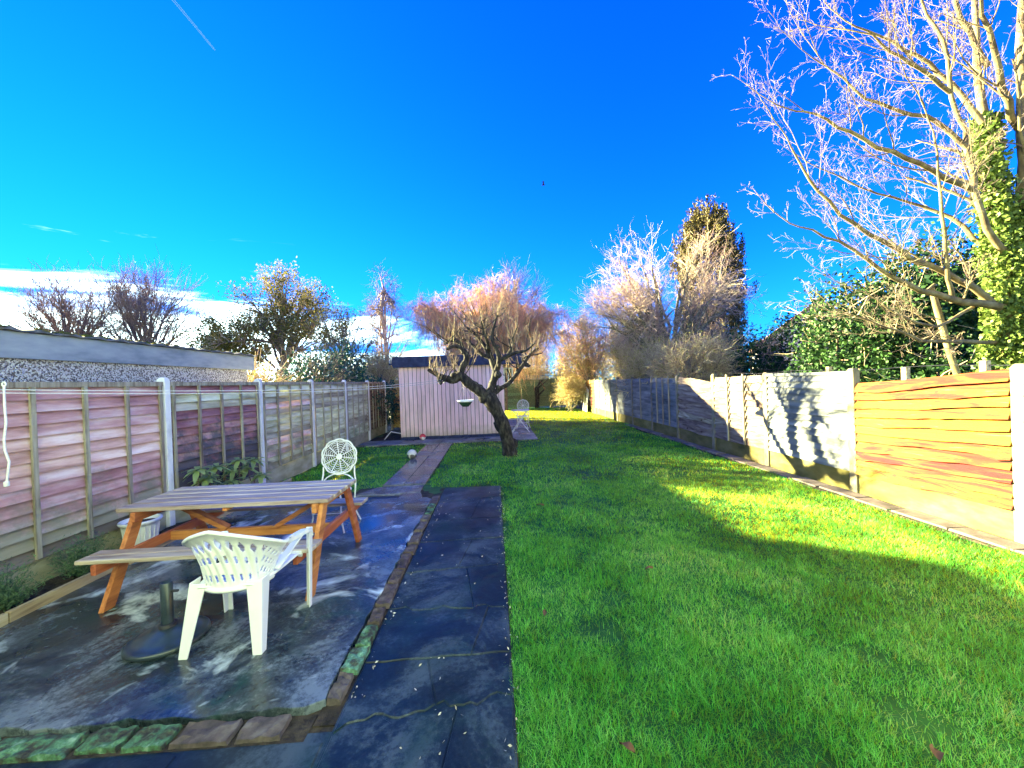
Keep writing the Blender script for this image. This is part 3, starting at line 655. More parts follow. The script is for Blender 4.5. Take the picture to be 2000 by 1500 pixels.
for y, a in ms:
    x = R.uniform(-.06, .085); h = R.uniform(.012, .03)
    mb.add([(x-a*.5, y-a, 2.43), (x+a*.4, y-a*.8, 2.43), (x+a*.5, y+a, 2.43), (x-a*.4, y+a*.9, 2.43), (x, y, 2.44+h)], [(0, 1, 4), (1, 2, 4), (2, 3, 4), (3, 0, 4)])
o = mb.build('moss', M['yellow_leaf'], rfo); o['kind'] = 'stuff'
MB().box(-.5, -.44, 4.15, 4.2, 1.0, 2.0).build('vent', M['white_paint'], ga)

# ------------------------------------------------------------------ buildings behind
ob = E_('brick_outbuilding', (1.3, 27.5, 0), 'small red brick outbuilding with flat roof beyond the back fence', 'building')
MB().box(-3, 1.35, 0, 4, -.05, 2.32).build('wall', M['brick'], ob)
MB().box(-3.2, 1.5, -.2, 4.2, 2.33, 2.55).build('fascia', M['navy'], ob)
MB().box(-3.25, 1.55, -.25, 4.25, 2.555, 2.63).build('roof', M['white_paint'], ob)  # white colour stands in for sunlight on the roof top
MB().box(1.0, 1.12, -.04, -.002, 0, 2.3).build('downpipe', M['roof_tile'], ob)
def house(name, loc, w, d, eave, ridge, label, wallm, roofm, rz=0):
    h = E_(name, loc, label, 'house', rz=rz)
    MB().box(-w/2, w/2, -d/2, d/2, -.05, eave).build('wall', wallm, h)
    for s in (-1, 1):
        MB().add([(-w/2, s*.002, eave-.05), (w/2, s*.002, eave-.05), (w/2, s*.002, ridge-.1), (-w/2, s*.002, ridge-.1)], [(0, 1, 2, 3)])
    mb = MB(); mb.add([(-w/2, -d/2, eave), (-w/2, d/2, eave), (-w/2, 0, ridge-.12), (w/2, -d/2, eave), (w/2, d/2, eave), (w/2, 0, ridge-.12)], [(0, 1, 2), (3, 5, 4), (0, 3, 4, 1)]); mb.build('gable', wallm, h)
    rr = MB()
    for s in (-1, 1): rr.beam((0, s*(d/2+.35), eave-.15), (0, 0, ridge), w+.6, .14, (0, -s*.5, 1))
    ro = rr.build('roof', roofm, h)

    for s in (-1, 1):
        for x in (-w*.28, w*.28):
            wi = MB().box(x-.7, x+.7, s*(d/2+.01)-.02, s*(d/2+.01)+.02, eave-1.6, eave-.4).build('window', M['glass'], h)
            MB().box(x-.8, x+.8, s*(d/2+.03)-.03, s*(d/2+.03)+.03, eave-1.72, eave-1.61).build('sill', M['white_paint'], wi)
    return h
house('bungalow', (20.5, 24.5, 0), 6, 6, 3.3, 5.75, 'pale rendered bungalow with brown tiled roof behind the dark hedge', M['house_wall'], M['roof_tile'], rad(60))
house('rendered_house', (19.5, 15.0, 0), 5, 5.5, 3.8, 5.4, 'grey rendered house gable showing beside the ivy covered trunk', M['house_wall'], M['felt'], rad(15))

# unseen house behind the camera, added for light bounced off its sunlit wall
hm = E_('rendered_house', (0, -.95, 0), 'unseen pale sage house added behind the viewpoint to bounce light', 'house')
for a, b, c, d in ((-5.5, -3.2, 0, 5.6), (-3.2, -1.4, 2.2, 5.6), (-3.2, -1.4, 0, .8), (-1.4, 1.4, 2.3, 5.6), (1.4, 5.5, 0, 5.6)):
    MB().box(a, b, -.3, 0, c-.05 if c == 0 else c, d).build('wall', M['sage_bounce'], hm)
wi = MB().box(-3.2, -1.4, -.2, -.17, .8, 2.2).build('window', M['glass'], hm)
for a, b in ((-3.2, -3.14), (-2.33, -2.27), (-1.46, -1.4)): MB().box(a, b, -.16, -.1, .8, 2.2).build('frame', M['white_paint'], wi)
do = MB().box(-1.4, 1.4, -.2, -.17, 0, 2.3).build('door', M['glass'], hm)
for a, b in ((-1.4, -1.32), (-.04, .04), (1.32, 1.4)): MB().box(a, b, -.16, -.1, 0, 2.3).build('frame', M['white_paint'], do)
rr = MB(); rr.add([(-5.8, .4, 5.5), (5.8, .4, 5.5), (5.8, -4, 8.2), (-5.8, -4, 8.2), (-5.8, .4, 5.62), (5.8, .4, 5.62), (5.8, -4, 8.32), (-5.8, -4, 8.32)], [(3, 2, 1, 0), (4, 5, 6, 7), (0, 1, 5, 4), (1, 2, 6, 5), (2, 3, 7, 6), (3, 0, 4, 7)]); rr.build('roof', M['roof_tile'], hm)
# ------------------------------------------------------------------ picnic table
pt = E_('picnic_table', (-2.31, 3.72, PZ), 'brown wooden A-frame picnic table with grey weathered planks on the patio', 'picnic table')
TL = 1.73
for k in range(5):
    y = -.35+.142*k+.066
    MB().box(-TL/2, TL/2, y-.060, y+.060, .685, .722).build('tabletop_plank', M['plank'], pt, bevel=.006, loc=(R.uniform(-.004, .004), 0, R.uniform(-.001, .001)))
for ys in (-.63, -.525, .525, .63):
    MB().box(-TL/2, TL/2, ys-.048, ys+.048, .405, .437).build('seat_plank', M['plank'], pt, bevel=.006)
for x in (-.72, .75):
    s = 1 if x > 0 else -1
    MB().beam((x, -.36, .645), (x, .36, .645), .038, .078).build('top_bearer', M['table_wood'], pt, bevel=.004)
    MB().beam((x, -.69, .365), (x, .69, .365), .038, .078).build('seat_bearer', M['table_wood'], pt, bevel=.004)
    for q in (-1, 1):
        xo = x+s*.039
        MB().add([(xo-.019, q*.56-.05, 0), (xo+.019, q*.56-.05, 0), (xo+.019, q*.56+.05, 0), (xo-.019, q*.56+.05, 0),
                  (xo-.019, q*.25-.05, .684), (xo+.019, q*.25-.05, .684), (xo+.019, q*.25+.05, .684), (xo-.019, q*.25+.05, .684)],
                 [(3, 2, 1, 0), (4, 5, 6, 7), (0, 1, 5, 4), (1, 2, 6, 5), (2, 3, 7, 6), (3, 0, 4, 7)]).build('leg', M['table_wood'], pt, bevel=.004)
MB().beam((-.699, 0, .36), (.729, 0, .36), .042, .08).build('centre_rail', M['table_wood_x'], pt, bevel=.004)
MB().beam((-.70, 0, .68), (-.2, 0, .40), .04, .075, (0, 1, 0)).build('brace', M['table_wood_x'], pt, bevel=.004)
MB().beam((.73, 0, .68), (.25, 0, .40), .04, .075, (0, 1, 0)).build('brace', M['table_wood_x'], pt, bevel=.004)
MB().box(-.02, .02, -.33, .33, .655, .684).build('cross_batten', M['table_wood'], pt, bevel=.003)

# ------------------------------------------------------------------ plastic armchair
pc = E_('plastic_armchair', (-1.775, 2.80, PZ), 'white plastic garden armchair standing at the near side of the picnic table', 'chair')
def rim(u):
    a = u*rad(97); return np.array((.292*math.sin(a), -.01-.315*math.cos(a),   .805-.188*min(1, abs(u)*1.2)**1.35))
def low(u):
    a = u*rad(86); return np.array((.212*math.sin(a), -.045-.185*math.cos(a), .405))
def shell(uu, v):
    u = uu*2-1; a = low(u); b = rim(u); p = a+(b-a)*v
    out = np.array((math.sin(u*1.5), -math.cos(u*1.5), 0)); q = math.sin(math.pi*v)
    rib = .006*q*math.sin(2*math.pi*(u*7+v*1.6)) if abs(u) < .62 else 0
    return tuple(p+out*(-.018*q+rib+.03*max(0, v-.86)/.14*.7))
def keep(uu, v):
    u = uu*2-1
    if v < .10 or v > .90 or abs(u) > .93: return True
    if abs(u) < .60:
        a = (u*7+v*1.6) % 1; row = (v*3.0) % 1
        big = .17+.42*max(0, v-.45)
        if v > .66: return not (abs(a-.5) < big*(1-abs((v-.77)/.115)) )
        return not (abs(a-.5) < .11 and abs(row-.5) < .16)
    a = (u*13-v*3.2) % 1; row = (v*4.2+abs(u)*2) % 1
    return not (abs(a-.5) < .17 and abs(row-.5) < .30)
o = MB().grid(shell, 150, 48, keep).build('backrest', M['white_plastic'], pc, smooth=True)
sd_ = o.modifiers.new('thickness', 'SOLIDIFY'); sd_.thickness = .007; sd_.offset = 0
rimp = [rim(u)+np.array((.018*math.sin(u*1.6), -.018*math.cos(u*1.6), .002)) for u in np.linspace(-1, 1, 41)]
MB().tube(rimp, .013, 8).build('rim', M['white_plastic'], o, smooth=True)
def seatf(u, v):
    x = (u*2-1); w = .215+.05*v; y = -.22+.47*v
    if v < .35: w *= math.sqrt(max(.02, 1-((.35-v)/.36)**2))*.25+.75
    return (x*w, y, .415+.018*v-.022*math.cos(x*1.4)*math.sin(math.pi*min(1, v*1.05))-(.03*max(0, v-.88)/.12)**1 - .012*(abs(x) > .97))
st = MB().grid(seatf, 40, 30, lambda u, v: not (.2 < v < .8 and abs(u-.5) < .36 and (v*11) % 1 < .28 and (u*9) % 1 < .62)).build('seat', M['white_plastic'], pc, smooth=True)
md = st.modifiers.new('thickness', 'SOLIDIFY'); md.thickness = .008
MB().tube([low(u)+np.array((0, -.006, -.012)) for u in np.linspace(-1, 1, 25)], .018, 6).build('skirt', M['white_plastic'], st, smooth=True)
MB().beam((-.262, .25, .405), (.262, .25, .405), .02, .05).build('skirt', M['white_plastic'], st, bevel=.006)
for s in (-1, 1):
    e = rim(s*1.0)
    # arm: broad flat band from the back rim to the front, with a dropped outer lip
    pts = [(e[0]+.004*s, e[1]-.05, e[2]+.002), (s*.305, .10, .618), (s*.315, .19, .612), (s*.318, .245, .596), (s*.316, .265, .56)]
    mb = MB(); wd = [.035, .055, .06, .055, .05]
    for i, (p, w) in enumerate(zip(pts, wd)):
        mb.v += [(p[0]-w/2, p[1], p[2]), (p[0]+w/2, p[1], p[2]), (p[0]+w/2+.002, p[1], p[2]-.028), (p[0]+w/2-.008, p[1], p[2]-.028), (p[0]+w/2-.010, p[1], p[2]-.009), (p[0]-w/2, p[1], p[2]-.009)]
        if i: q = (i-1)*6; mb.f += [(q+j, q+(j+1) % 6, q+6+(j+1) % 6, q+6+j) for j in range(6)]
    mb.build('armrest', M['white_plastic'], pc, bevel=.003)
    # side web under the arm, leaving a triangular opening
    mb = MB().add([(s*.285, -.02, .42), (s*.262, .18, .42), (s*.288, .03, .60), (s*.296, .10, .607)], [(0, 1, 3, 2)])
    MB().beam((s*.225, -.05, .43), (s*.305, .17, .60), .012, .06, (s*1, 0, .3)).build('side_strut', M['white_plastic'], pc, bevel=.003)
    # front leg: folded strip from arm to floor
    for (ax, ay, bx_, by_, wx, wy) in ((.316, .262, .292, .262, .046, .010), (.334, .236, .312, .240, .010, .052)):
        MB().frus((s*bx_, by_, 0), (wx*.75 if wx > wy else wx, wy*.75 if wy > wx else wy), (s*ax, ay, .60), (wx, wy)).build('leg', M['white_plastic'], pc, bevel=.003)
    # rear leg: broad tapered strip
    MB().frus((s*.225, -.285, 0), (.052, .010), (s*.175, -.205, .43), (.098, .012)).build('leg', M['white_plastic'], pc, bevel=.003)
    MB().frus((s*.250, -.262, 0), (.010, .052), (s*.222, -.165, .44), (.012, .09)).build('leg', M['white_plastic'], pc, bevel=.003)

# ------------------------------------------------------------------ web-backed metal chair
def web_chair(loc, rz, label):
    c = E_('metal_web_chair', loc, label, 'chair', 'white metal chairs', rz)
    rc = .205; cz = .80
    def lean(x, z): return (x, -.20-.14*(z-.45), z)
    n = 120; ring = []
    for i in range(n):
        a = 2*math.pi*i/n; r = rc*(1+.055*abs(math.sin(a*5))); ring.append(lean(r*math.cos(a), cz+r*math.sin(a)))
    b = MB().tube(ring, .0105, 6, True).build('backrest_ring', M['white_metal'], c, smooth=True)
    mb = MB().tube([lean(.93*rc*math.cos(2*math.pi*i/48), cz+.93*rc*math.sin(2*math.pi*i/48)) for i in range(48)], .007, 5, True)
    mb.build('inner_ring', M['white_metal'], b, smooth=True)
    for k in range(10):
        a = 2*math.pi*k/10+.15
        MB().tube([lean(.02*math.cos(a), cz+.02*math.sin(a)), lean(rc*math.cos(a), cz+rc*math.sin(a))], .0055, 5).build('spoke', M['white_metal'], b)
    for q, r in enumerate((.32, .45, .58, .71, .83)):
        pts = []
        for i in range(80):
            a = 2*math.pi*i/80; w = abs(math.sin((a-.15)*5)); pts.append(lean(r*rc*(1-.13+.17*w)*math.cos(a), cz+r*rc*(1-.13+.17*w)*math.sin(a)))
        MB().tube(pts, .0035, 4, True).build('web_strand', M['white_metal'], b)
    mb = MB(); 
    pts = [lean(.035*math.cos(2*math.pi*i/20), cz+.035*math.sin(2*math.pi*i/20)) for i in range(20)]
    mb.add([(x, y-.006, z) for x, y, z in pts]+[(x, y+.006, z) for x, y, z in pts], [tuple(range(19, -1, -1)), tuple(range(20, 40))]+[(i, (i+1) % 20, 20+(i+1) % 20, 20+i) for i in range(20)])
    mb.build('hub', M['white_metal'], b)
    MB().tube([lean(-.2, .45)]+[lean(.2*math.cos(a), .45+.145*math.sin(a)) for a in np.linspace(math.pi*.93, math.pi*.07, 14)]+[lean(.2, .45)], .009, 6).build('arch', M['white_metal'], c, smooth=True)
    seat = MB().lathe([(.0, .45), (.20, .452), (.215, .444), (.215, .432), (.0, .436)], 40).build('seat', M['white_metal'], c, smooth=False)
    for k in range(8):
        a = math.pi*2*k/8; MB().tube([(.05*math.cos(a), .05*math.sin(a), .456), (.2*math.cos(a), .2*math.sin(a), .457)], .005, 5).build('seat_rib', M['white_metal'], seat)
    for sx in (-1, 1):
        MB().tube([lean(sx*.19, .68), lean(sx*.19, .60), lean(sx*.205, .50), (sx*.205, -.2, .44), (sx*.19, -.2, .3), (sx*.195, -.215, .12), (sx*.235, -.25, .0)], .010, 7).build('leg', M['white_metal'], c, smooth=True)
        MB().tube([(sx*.15, .15, .44), (sx*.17, .17, .35), (sx*.155, .165, .18), (sx*.2, .2, .0)], .010, 7).build('leg', M['white_metal'], c, smooth=True)
    MB().tube([(-.192, -.207, .2), (.192, -.207, .2)], .006, 5).build('stretcher', M['white_metal'], c)
    MB().tube([(-.16, .167, .22), (.16, .167, .22)], .006, 5).build('stretcher', M['white_metal'], c)
    for sx in (-1, 1): MB().tube([(sx*.192, -.207, .2), (sx*.16, .167, .22)], .006, 5).build('stretcher', M['white_metal'], c)
    return c
wc = web_chair((-1.97, 4.72, PZ), math.pi, 'white metal chair with round web back behind the picnic table')
dup(wc, (.97, 13.75, .018), rad(170), 'white metal chair with round web back behind the bistro table by the shed')
bt = E_('bistro_table', (.83, 12.9, .018), 'white round folding bistro table beside the pink shed', 'table')
MB().lathe([(0, .735), (.30, .735), (.315, .728), (.315, .712), (0, .715)], 36).build('tabletop', M['white_metal'], bt)
for s in (-1, 1):
    y = s*.17
    MB().tube([(-.24, y, .71), (.28, y, 0)], .012, 6).build('leg', M['white_metal'], bt)
    MB().tube([(.24, y*.8, .71), (-.28, y*.8, 0)], .012, 6).build('leg', M['white_metal'], bt)
MB().tube([(-.09, -.17, .5), (-.09, .17, .5)], .008, 5).build('crossbar', M['white_metal'], bt)
MB().tube([(.2, -.17, .11), (.2, .17, .11)], .008, 5).build('crossbar', M['white_metal'], bt)

# ------------------------------------------------------------------ parasol base, pot
pb = E_('parasol_base', (-2.26, 2.73, PZ), 'dark round parasol base with upright tube standing empty on the patio', 'parasol base')
MB().lathe([(0, 0), (.215, 0), (.228, .012), (.225, .03), (.205, .042), (.198, .038), (.16, .062), (.09, .085), (.055, .095), (.0, .095)], 56).build('base', M['black_base'], pb, smooth=True)
MB().lathe([(.05, .08), (.05, .115), (.036, .12)], 24).build('collar', M['iron'], pb, smooth=True)
MB().lathe([(.034, .09), (.034, .39), (.029, .395), (.029, .25), (0, .25)], 24).build('tube', M['black_base'], pb, smooth=True)
MB().tube([(.03, 0, .33), (.075, 0, .33)], .009, 8).build('clamp_screw', M['iron'], pb)
pp = E_('white_planter', (-3.84, 4.35, .06), 'white round planter pot in the bed behind the picnic table', 'plant pot')
MB().lathe([(.0, .0), (.14, .0), (.155, .02), (.185, .27), (.19, .29), (.215, .30), (.225, .32), (.22, .335), (.20, .34), (.19, .325), (.18, .29), (.0, .29)], 40).build('pot', M['white_plastic'], pp, smooth=True)
for k in range(20):
    a = 2*math.pi*k/20; MB().tube([(.158*math.cos(a), .158*math.sin(a), .03), (.187*math.cos(a), .187*math.sin(a), .27)], .008, 5).build('flute', M['white_plastic'], pp, smooth=True)
MB().lathe([(.0, .30), (.183, .292)], 24).build('soil', M['soil'], pp)

def leaf_quads(n, pos, size, rngl, up=.3, asp=.55, droop=0, fold=.25):
    """n folded leaves as 2 quads-worth of tris: pos (n,3)"""
    d = rngl.normal(size=(n, 3)); d[:, 2] += up; d /= np.linalg.norm(d, axis=1, keepdims=True)
    s = rngl.normal(size=(n, 3)); s -= (s*d).sum(1, keepdims=True)*d; s /= np.linalg.norm(s, axis=1, keepdims=True); nn = np.cross(d, s)
    L = (size*rngl.uniform(.6, 1.25, n))[:, None]
    a = pos; b = pos+d*L*.5+s*L*asp*.5+nn*L*fold*.3; c = pos+d*L; e = pos+d*L*.5-s*L*asp*.5+nn*L*fold*.3
    v = np.stack([a, b, c, e], 1).reshape(-1, 3); i = np.arange(n)[:, None]*4
    f = np.concatenate([i+np.array([[0, 1, 2]]), i+np.array([[0, 2, 3]])], 1).reshape(-1, 3); return v, f
def leaves(name, pos, size, m, parent, seed=1, **k):
    r_ = np.random.default_rng(seed); v, f = leaf_quads(len(pos), np.asarray(pos), size, r_, **k)
    return link(name, npmesh(name, v, f), m, parent)
pp.scale = (.8, .8, .9)
# rosette shrubs in the bed
def rosette(loc, h, label, seed):
    r_ = random.Random(seed); t = E_('rosette_shrub', loc, label, 'shrub', 'rosette shrubs in the left bed')
    for k in range(3):
        a = r_.uniform(0, 6.28); rr = .05 if k else 0
        cx_, cy_ = rr*math.cos(a)*2, rr*math.sin(a)*2; hh = h*(1-.22*k)
        MB().tube([(0, 0, 0), (cx_*.5, cy_*.5, hh*.5), (cx_, cy_, hh)], [.008, .007, .006], 5).build('stem', M['bark_brown'], t)
        for j in range(13):
            b = j*2.4+r_.uniform(-.2, .2); el = .55-.09*j; L = .19*r_.uniform(.8, 1.15)
            mb = MB()
            for i in range(5):
                q = i/4; w = .034*math.sin(math.pi*min(1, q*.86+.12)); rr_ = L*q; zz_ = L*(q*math.sin(el)-.35*q*q)
                c_ = (cx_+rr_*math.cos(b), cy_+rr_*math.sin(b), hh+zz_); s_ = (-math.sin(b)*w, math.cos(b)*w)
                mb.v += [(c_[0]-s_[0], c_[1]-s_[1], c_[2]+.006), c_, (c_[0]+s_[0], c_[1]+s_[1], c_[2]+.006)]
                if i: o_ = (i-1)*3; mb.f += [(o_, o_+1, o_+4, o_+3), (o_+1, o_+2, o_+5, o_+4)]
            mb.build('leaf', M['rosette'], t, smooth=True)
    return t
for (x, y, h, lb, s) in ((-3.82, 5.15, .66, 'leafy rosette shrub in the bed, nearest of four behind the table', 1), (-3.84, 5.52, .62, 'leafy rosette shrub in the bed, second nearest of four', 2),
                         (-3.82, 5.95, .62, 'leafy rosette shrub in the bed, third nearest of four', 3), (-3.82, 6.3, .56, 'leafy rosette shrub in the bed, farthest of four', 4)):
    rosette((x, y, .05), h, lb, s)
# feathery plant and low ground plants at the left
fp = E_('feathery_plant', (-3.82, 3.72, .06), 'feathery pale green plant at the foot of the left fence', 'plant')
r_ = np.random.default_rng(4); pts = []; st_ = []
for k in range(60):
    a = r_.uniform(0, 6.28); e = r_.uniform(.5, 1.4); L = r_.uniform(.2, .42); d = np.array((math.cos(a)*math.cos(e)*.7, math.sin(a)*math.cos(e), math.sin(e)))
    q = [d*L*t-np.array((0, 0, .12*t*t*L)) for t in (0, .35, .7, 1)]; st_.append((np.array(q), np.array([.004, .003, .002, .001])))
    for t in r_.uniform(.2, 1, 40): pts.append(d*L*t+r_.normal(0, .018, 3))
v, f = tubes(st_, 3); link('stem', npmesh('stem', v, f), M['fern'], fp); leaves('foliage', pts, .035, M['fern'], fp, 5, asp=.2)
fp2 = dup(fp, (-3.86, 3.2, .06), 2.0, 'low feathery plant at the left edge beside the bed edging', None)

# ------------------------------------------------------------------ balls
def ball(name, loc, r, m, label):
    t = E_(name, loc, label, 'ball'); nn = 24
    mb = MB().lathe([(r*math.sin(math.pi*i/16), r-r*math.cos(math.pi*i/16)) for i in range(17)], nn); o = mb.build('skin', m, t, smooth=True)
    MB().tube([(r*1.002*math.cos(a), r*1.002*math.sin(a)*.5, r+r*1.002*math.sin(a)*.866) for a in np.linspace(0, 2*math.pi, 40)[:-1]], r*.02, 4, True).build('seam', M['soil'], o); return t
ball('football', (-1.94, 9.03, .0), .11, M['football'], 'muddy white football on the grass beside the walk')
ball('red_ball', (-2.22, 11.92, .018), .095, M['playball'], 'small red ball at the foot of the pink shed')
# ------------------------------------------------------------------ fallen leaves: a few countable ones on the lawn
for k, (px, py, lb, s, q) in enumerate(((1268, 1112, 'brown fallen leaf in the middle of the lawn', .05, .5), (1065, 1200, 'reddish fallen leaf on the lawn near the paved path', .045, 1.4), (1225, 1462, 'dark curled leaf on the lawn at the bottom of the view', .042, 2.2), (1830, 1475, 'long brown leaf on the lawn at the bottom right', .05, .9), (1055, 987, 'small brown leaf on the lawn near the far end of the paved path', .05, 0))):
    g = G(px, py, .03); mb = MB(); N_ = 6
    for i in range(N_+1):
        t = i/N_; w = .42*s*math.sin(math.pi*(t*.92+.04)); x = (t-.5)*2*s
        mb.v += [(x, -w, .012+.012*math.sin(t*5)), (x, 0, .001+.01*math.sin(t*4)), (x, w, .014-.006*math.cos(t*5))]
        if i: o_ = (i-1)*3; mb.f += [(o_, o_+1, o_+4, o_+3), (o_+1, o_+2, o_+5, o_+4)]
    o = mb.build('fallen_leaf', M['dead_leaf'], smooth=True, loc=(g[0], g[1], .032)); o.rotation_euler = (0, .1, q); tag(o, lb, 'leaf', 'fallen leaves on the lawn')
# pale litter along the path edge and the patio
r_ = np.random.default_rng(9); L_ = []
for k in range(130): L_.append((.04+r_.normal(0, .025), r_.uniform(1.5, 6.3), .012))
for k in range(50): L_.append((r_.uniform(-.75, .0), r_.uniform(1.5, 6.2), .010))
for k in range(60): L_.append((-.80+r_.normal(0, .02), r_.uniform(2.0, 5.6), .014))
for k in range(20): L_.append((r_.uniform(-3.6, -1.1), r_.uniform(2.1, 5.6), PZ+.004))
stuff(leaves('leaf_litter', L_, .020, M['petal'], None, 6, up=.0, asp=.5), 'scattered pale leaf litter along the edge of the paving', 'litter')

# ------------------------------------------------------------------ clothes line, cord, bird, pole
A = at(868, 741, 8.95)
def sag(a, b, s, n=40): return [tuple(np.array(a)*(1-t)+np.array(b)*t-np.array((0, 0, 4*s*t*(1-t)))) for t in np.linspace(0, 1, n)]
cl = E_('clothes_line', tuple(A), 'white twin clothes line stretched from the apple tree towards the left', 'clothes line')
B = np.array((-3.95, .4, 1.93))
for dz in (0, -.045): MB().tube([tuple(np.array(p)-A) for p in sag(A+np.array((0, 0, dz)), B+np.array((0, 0, dz*.3)), .17)], .0032, 5).build('rope', M['rope'], cl)
MB().tube([tuple(np.array((.02*math.cos(a), .05*math.sin(a), -.02+.06*math.cos(a)))) for a in np.linspace(0, 6.28, 14)[:-1]], .006, 5, True).build('knot', M['rope'], cl)
c0 = at(8, 752, 2.75)
hc = E_('rope_pull', tuple(c0), 'white wavy rope hanging down from the clothes line at the left edge', 'rope')
cp = [tuple(at(px, py, 2.75)-c0) for px, py in ((8, 752), (9, 790), (12, 825), (8, 860), (10, 880), (18, 902), (16, 920), (13, 945))]
MB().tube(cp, .007, 6).build('cord', M['rope'], hc, smooth=True); MB().lathe([(.0, -.02), (.014, -.015), (.014, .015), (0, .02)], 10, cp[-1]).build('toggle', M['rope'], hc)
MB().tube([(-.001+.012*math.cos(a), 0, .005+.014*math.sin(a)) for a in np.linspace(0, 6.28, 10)[:-1]], .005, 5, True).build('loop', M['rope'], hc)
bp = at(1061, 362, 30.0); bd = E_('bird', tuple(bp), 'tiny bird flying high in the blue sky', 'bird')
MB().tube([(-.14, 0, 0), (-.06, 0, .03), (.06, 0, .03), (.15, 0, .05)], [.005, .05, .05, .012], 8).build('body', M['iron'], bd, smooth=True)
for s in (-1, 1): MB().add([(.06, s*.03, .05), (-.05, s*.03, .05), (-.1, s*.3, .16), (.02, s*.34, .17), (.06, s*.03, .035), (-.05, s*.03, .035), (-.1, s*.3, .15), (.02, s*.34, .16)], [(0, 1, 2, 3), (7, 6, 5, 4), (0, 4, 5, 1), (1, 5, 6, 2), (2, 6, 7, 3), (3, 7, 4, 0)]).build('wing', M['iron'], bd)
p0 = at(1872, 735, 5.35); p1 = at(1818, 562, 5.35)
po = E_('leaning_pole', (p0[0], p0[1], 0), 'pale bare timber pole leaning behind the orange fence panel', 'pole')
d = (p1-p0); q0 = p0-d*(p0[2]/d[2])
MB().tube([tuple(q0-np.array((p0[0], p0[1], 0))+d*t*(p1[2]/d[2])+np.array((.015*math.sin(t*7), 0, 0))) for t in np.linspace(0, 1, 9)], [.042]*8+[.034], 9).build('shaft', M['bark_pale'], po, smooth=True)
MB().tube([tuple(p1-np.array((p0[0], p0[1], 0))+np.array((-.05, 0, -.03))), tuple(p1-np.array((p0[0], p0[1], 0))+np.array((.06, 0, .05)))], .02, 6).build('stub', M['bark_pale'], po)

k0 = at(318, -25, 900.0); k1 = at(420, 98, 900.0)
kt = MB().tube([tuple((k0+(k1-k0)*t_)-k0) for t_ in np.linspace(0, 1, 12)], np.linspace(2.2, 1.2, 12), 8).build('contrail', M['vapour'], smooth=True, loc=tuple(k0)); tag(kt, 'faint white aircraft trail high in the blue sky', 'contrail')
# ------------------------------------------------------------------ trees
def nrm(v): return v/(np.linalg.norm(v)+1e-9)
def grow(out, p, d, L, r, lvl, P, rg):
    n = P['seg'][lvl]; st = L/n; pts = [p]; q = p; dd = d; wob = P['wob'][lvl]; tr = P['trop'][lvl]
    for i in range(n):
        dd = nrm(dd+rg.normal(0, wob, 3)+np.array(tr)*(1/n)); q = q+dd*st; pts.append(q)
    r1 = max(P['minr'], r*P['taper'][lvl]); rad_ = np.linspace(r, r1, n+1)
    out.setdefault(lvl, []).append((np.array(pts), rad_))
    if lvl+1 >= len(P['n']) + 1 or lvl >= P['depth']: return
    k = P['n'][lvl]; k = int(k*rg.uniform(.8, 1.2)+.5)
    for j in range(k):
        t = P['start'][lvl]+(1-P['start'][lvl])*(j+rg.uniform(.1, .9))/k; t = min(t, .985); i = int(t*n); fr = t*n-i
        b = pts[i]*(1-fr)+pts[i+1]*fr; td = nrm(pts[i+1]-pts[i])
        s = rg.normal(size=3); s = nrm(s-np.dot(s, td)*td); a = rad(P['ang'][lvl])*rg.uniform(.7, 1.25)
        nd = nrm(td*math.cos(a)+s*math.sin(a)); rr = max(P['minr'], (rad_[i])*P['rr'][lvl]*rg.uniform(.7, 1.1))
        grow(out, b, nd, L*P['lr'][lvl]*rg.uniform(.55, 1.2)*(1-.35*t), rr, lvl+1, P, rg)
def emit(tree, out, tm, wm, split=2, sides=(10, 7, 5, 3, 3, 3), tn='trunk', cn='crown'):
    for nm, ls, m in ((tn, [l for l in out if l < split], tm), (cn, [l for l in out if l >= split], wm)):
        V = []; Fq = []; o = 0
        for l in ls:
            v, f = tubes(out[l], sides[min(l, len(sides)-1)]); V.append(v); Fq.append(f+o); o += len(v)
        if V: link(nm, npmesh(nm, np.concatenate(V), np.concatenate(Fq), True), m, tree)
def ends(out, lv, n, rg, spread=.05):
    ps = [p for l in lv for p, _ in out.get(l, [])]; r = []
    for k in range(n):
        p = ps[int(rg.integers(len(ps)))]; r.append(p[int(rg.integers(1, len(p)))]+rg.normal(0, spread, 3))
    return np.array(r)

# apple tree: limbs laid out by hand, shoots grown on them
T0 = np.array((.3, 9.04, 0)); ap = E_('apple_tree', tuple(T0), 'leaning old apple tree with gnarled dark trunk and bare pruned branches', 'tree')
rg = np.random.default_rng(21)
def L2(seq):                       # (px,py,Y,radius)
    pts = [at(a, b, y)-T0 for a, b, y, _ in seq]; rr = [r for *_, r in seq]
    # resample smoothly
    P_ = np.array(pts); n = (len(P_)-1)*4+1; tt = np.linspace(0, len(P_)-1, n); out = []; ro = []
    for t in tt:
        i = min(int(t), len(P_)-2); f = t-i; p0 = P_[max(i-1, 0)]; p1 = P_[i]; p2 = P_[i+1]; p3 = P_[min(i+2, len(P_)-1)]
        out.append(.5*((2*p1)+(-p0+p2)*f+(2*p0-5*p1+4*p2-p3)*f*f+(-p0+3*p1-3*p2+p3)*f**3)); ro.append(rr[i]*(1-f)+rr[i+1]*f)
    out = np.array(out); ro = np.array(ro)
    k = rg.normal(0, .06, len(ro)); ro = ro*(1+k); return out, ro
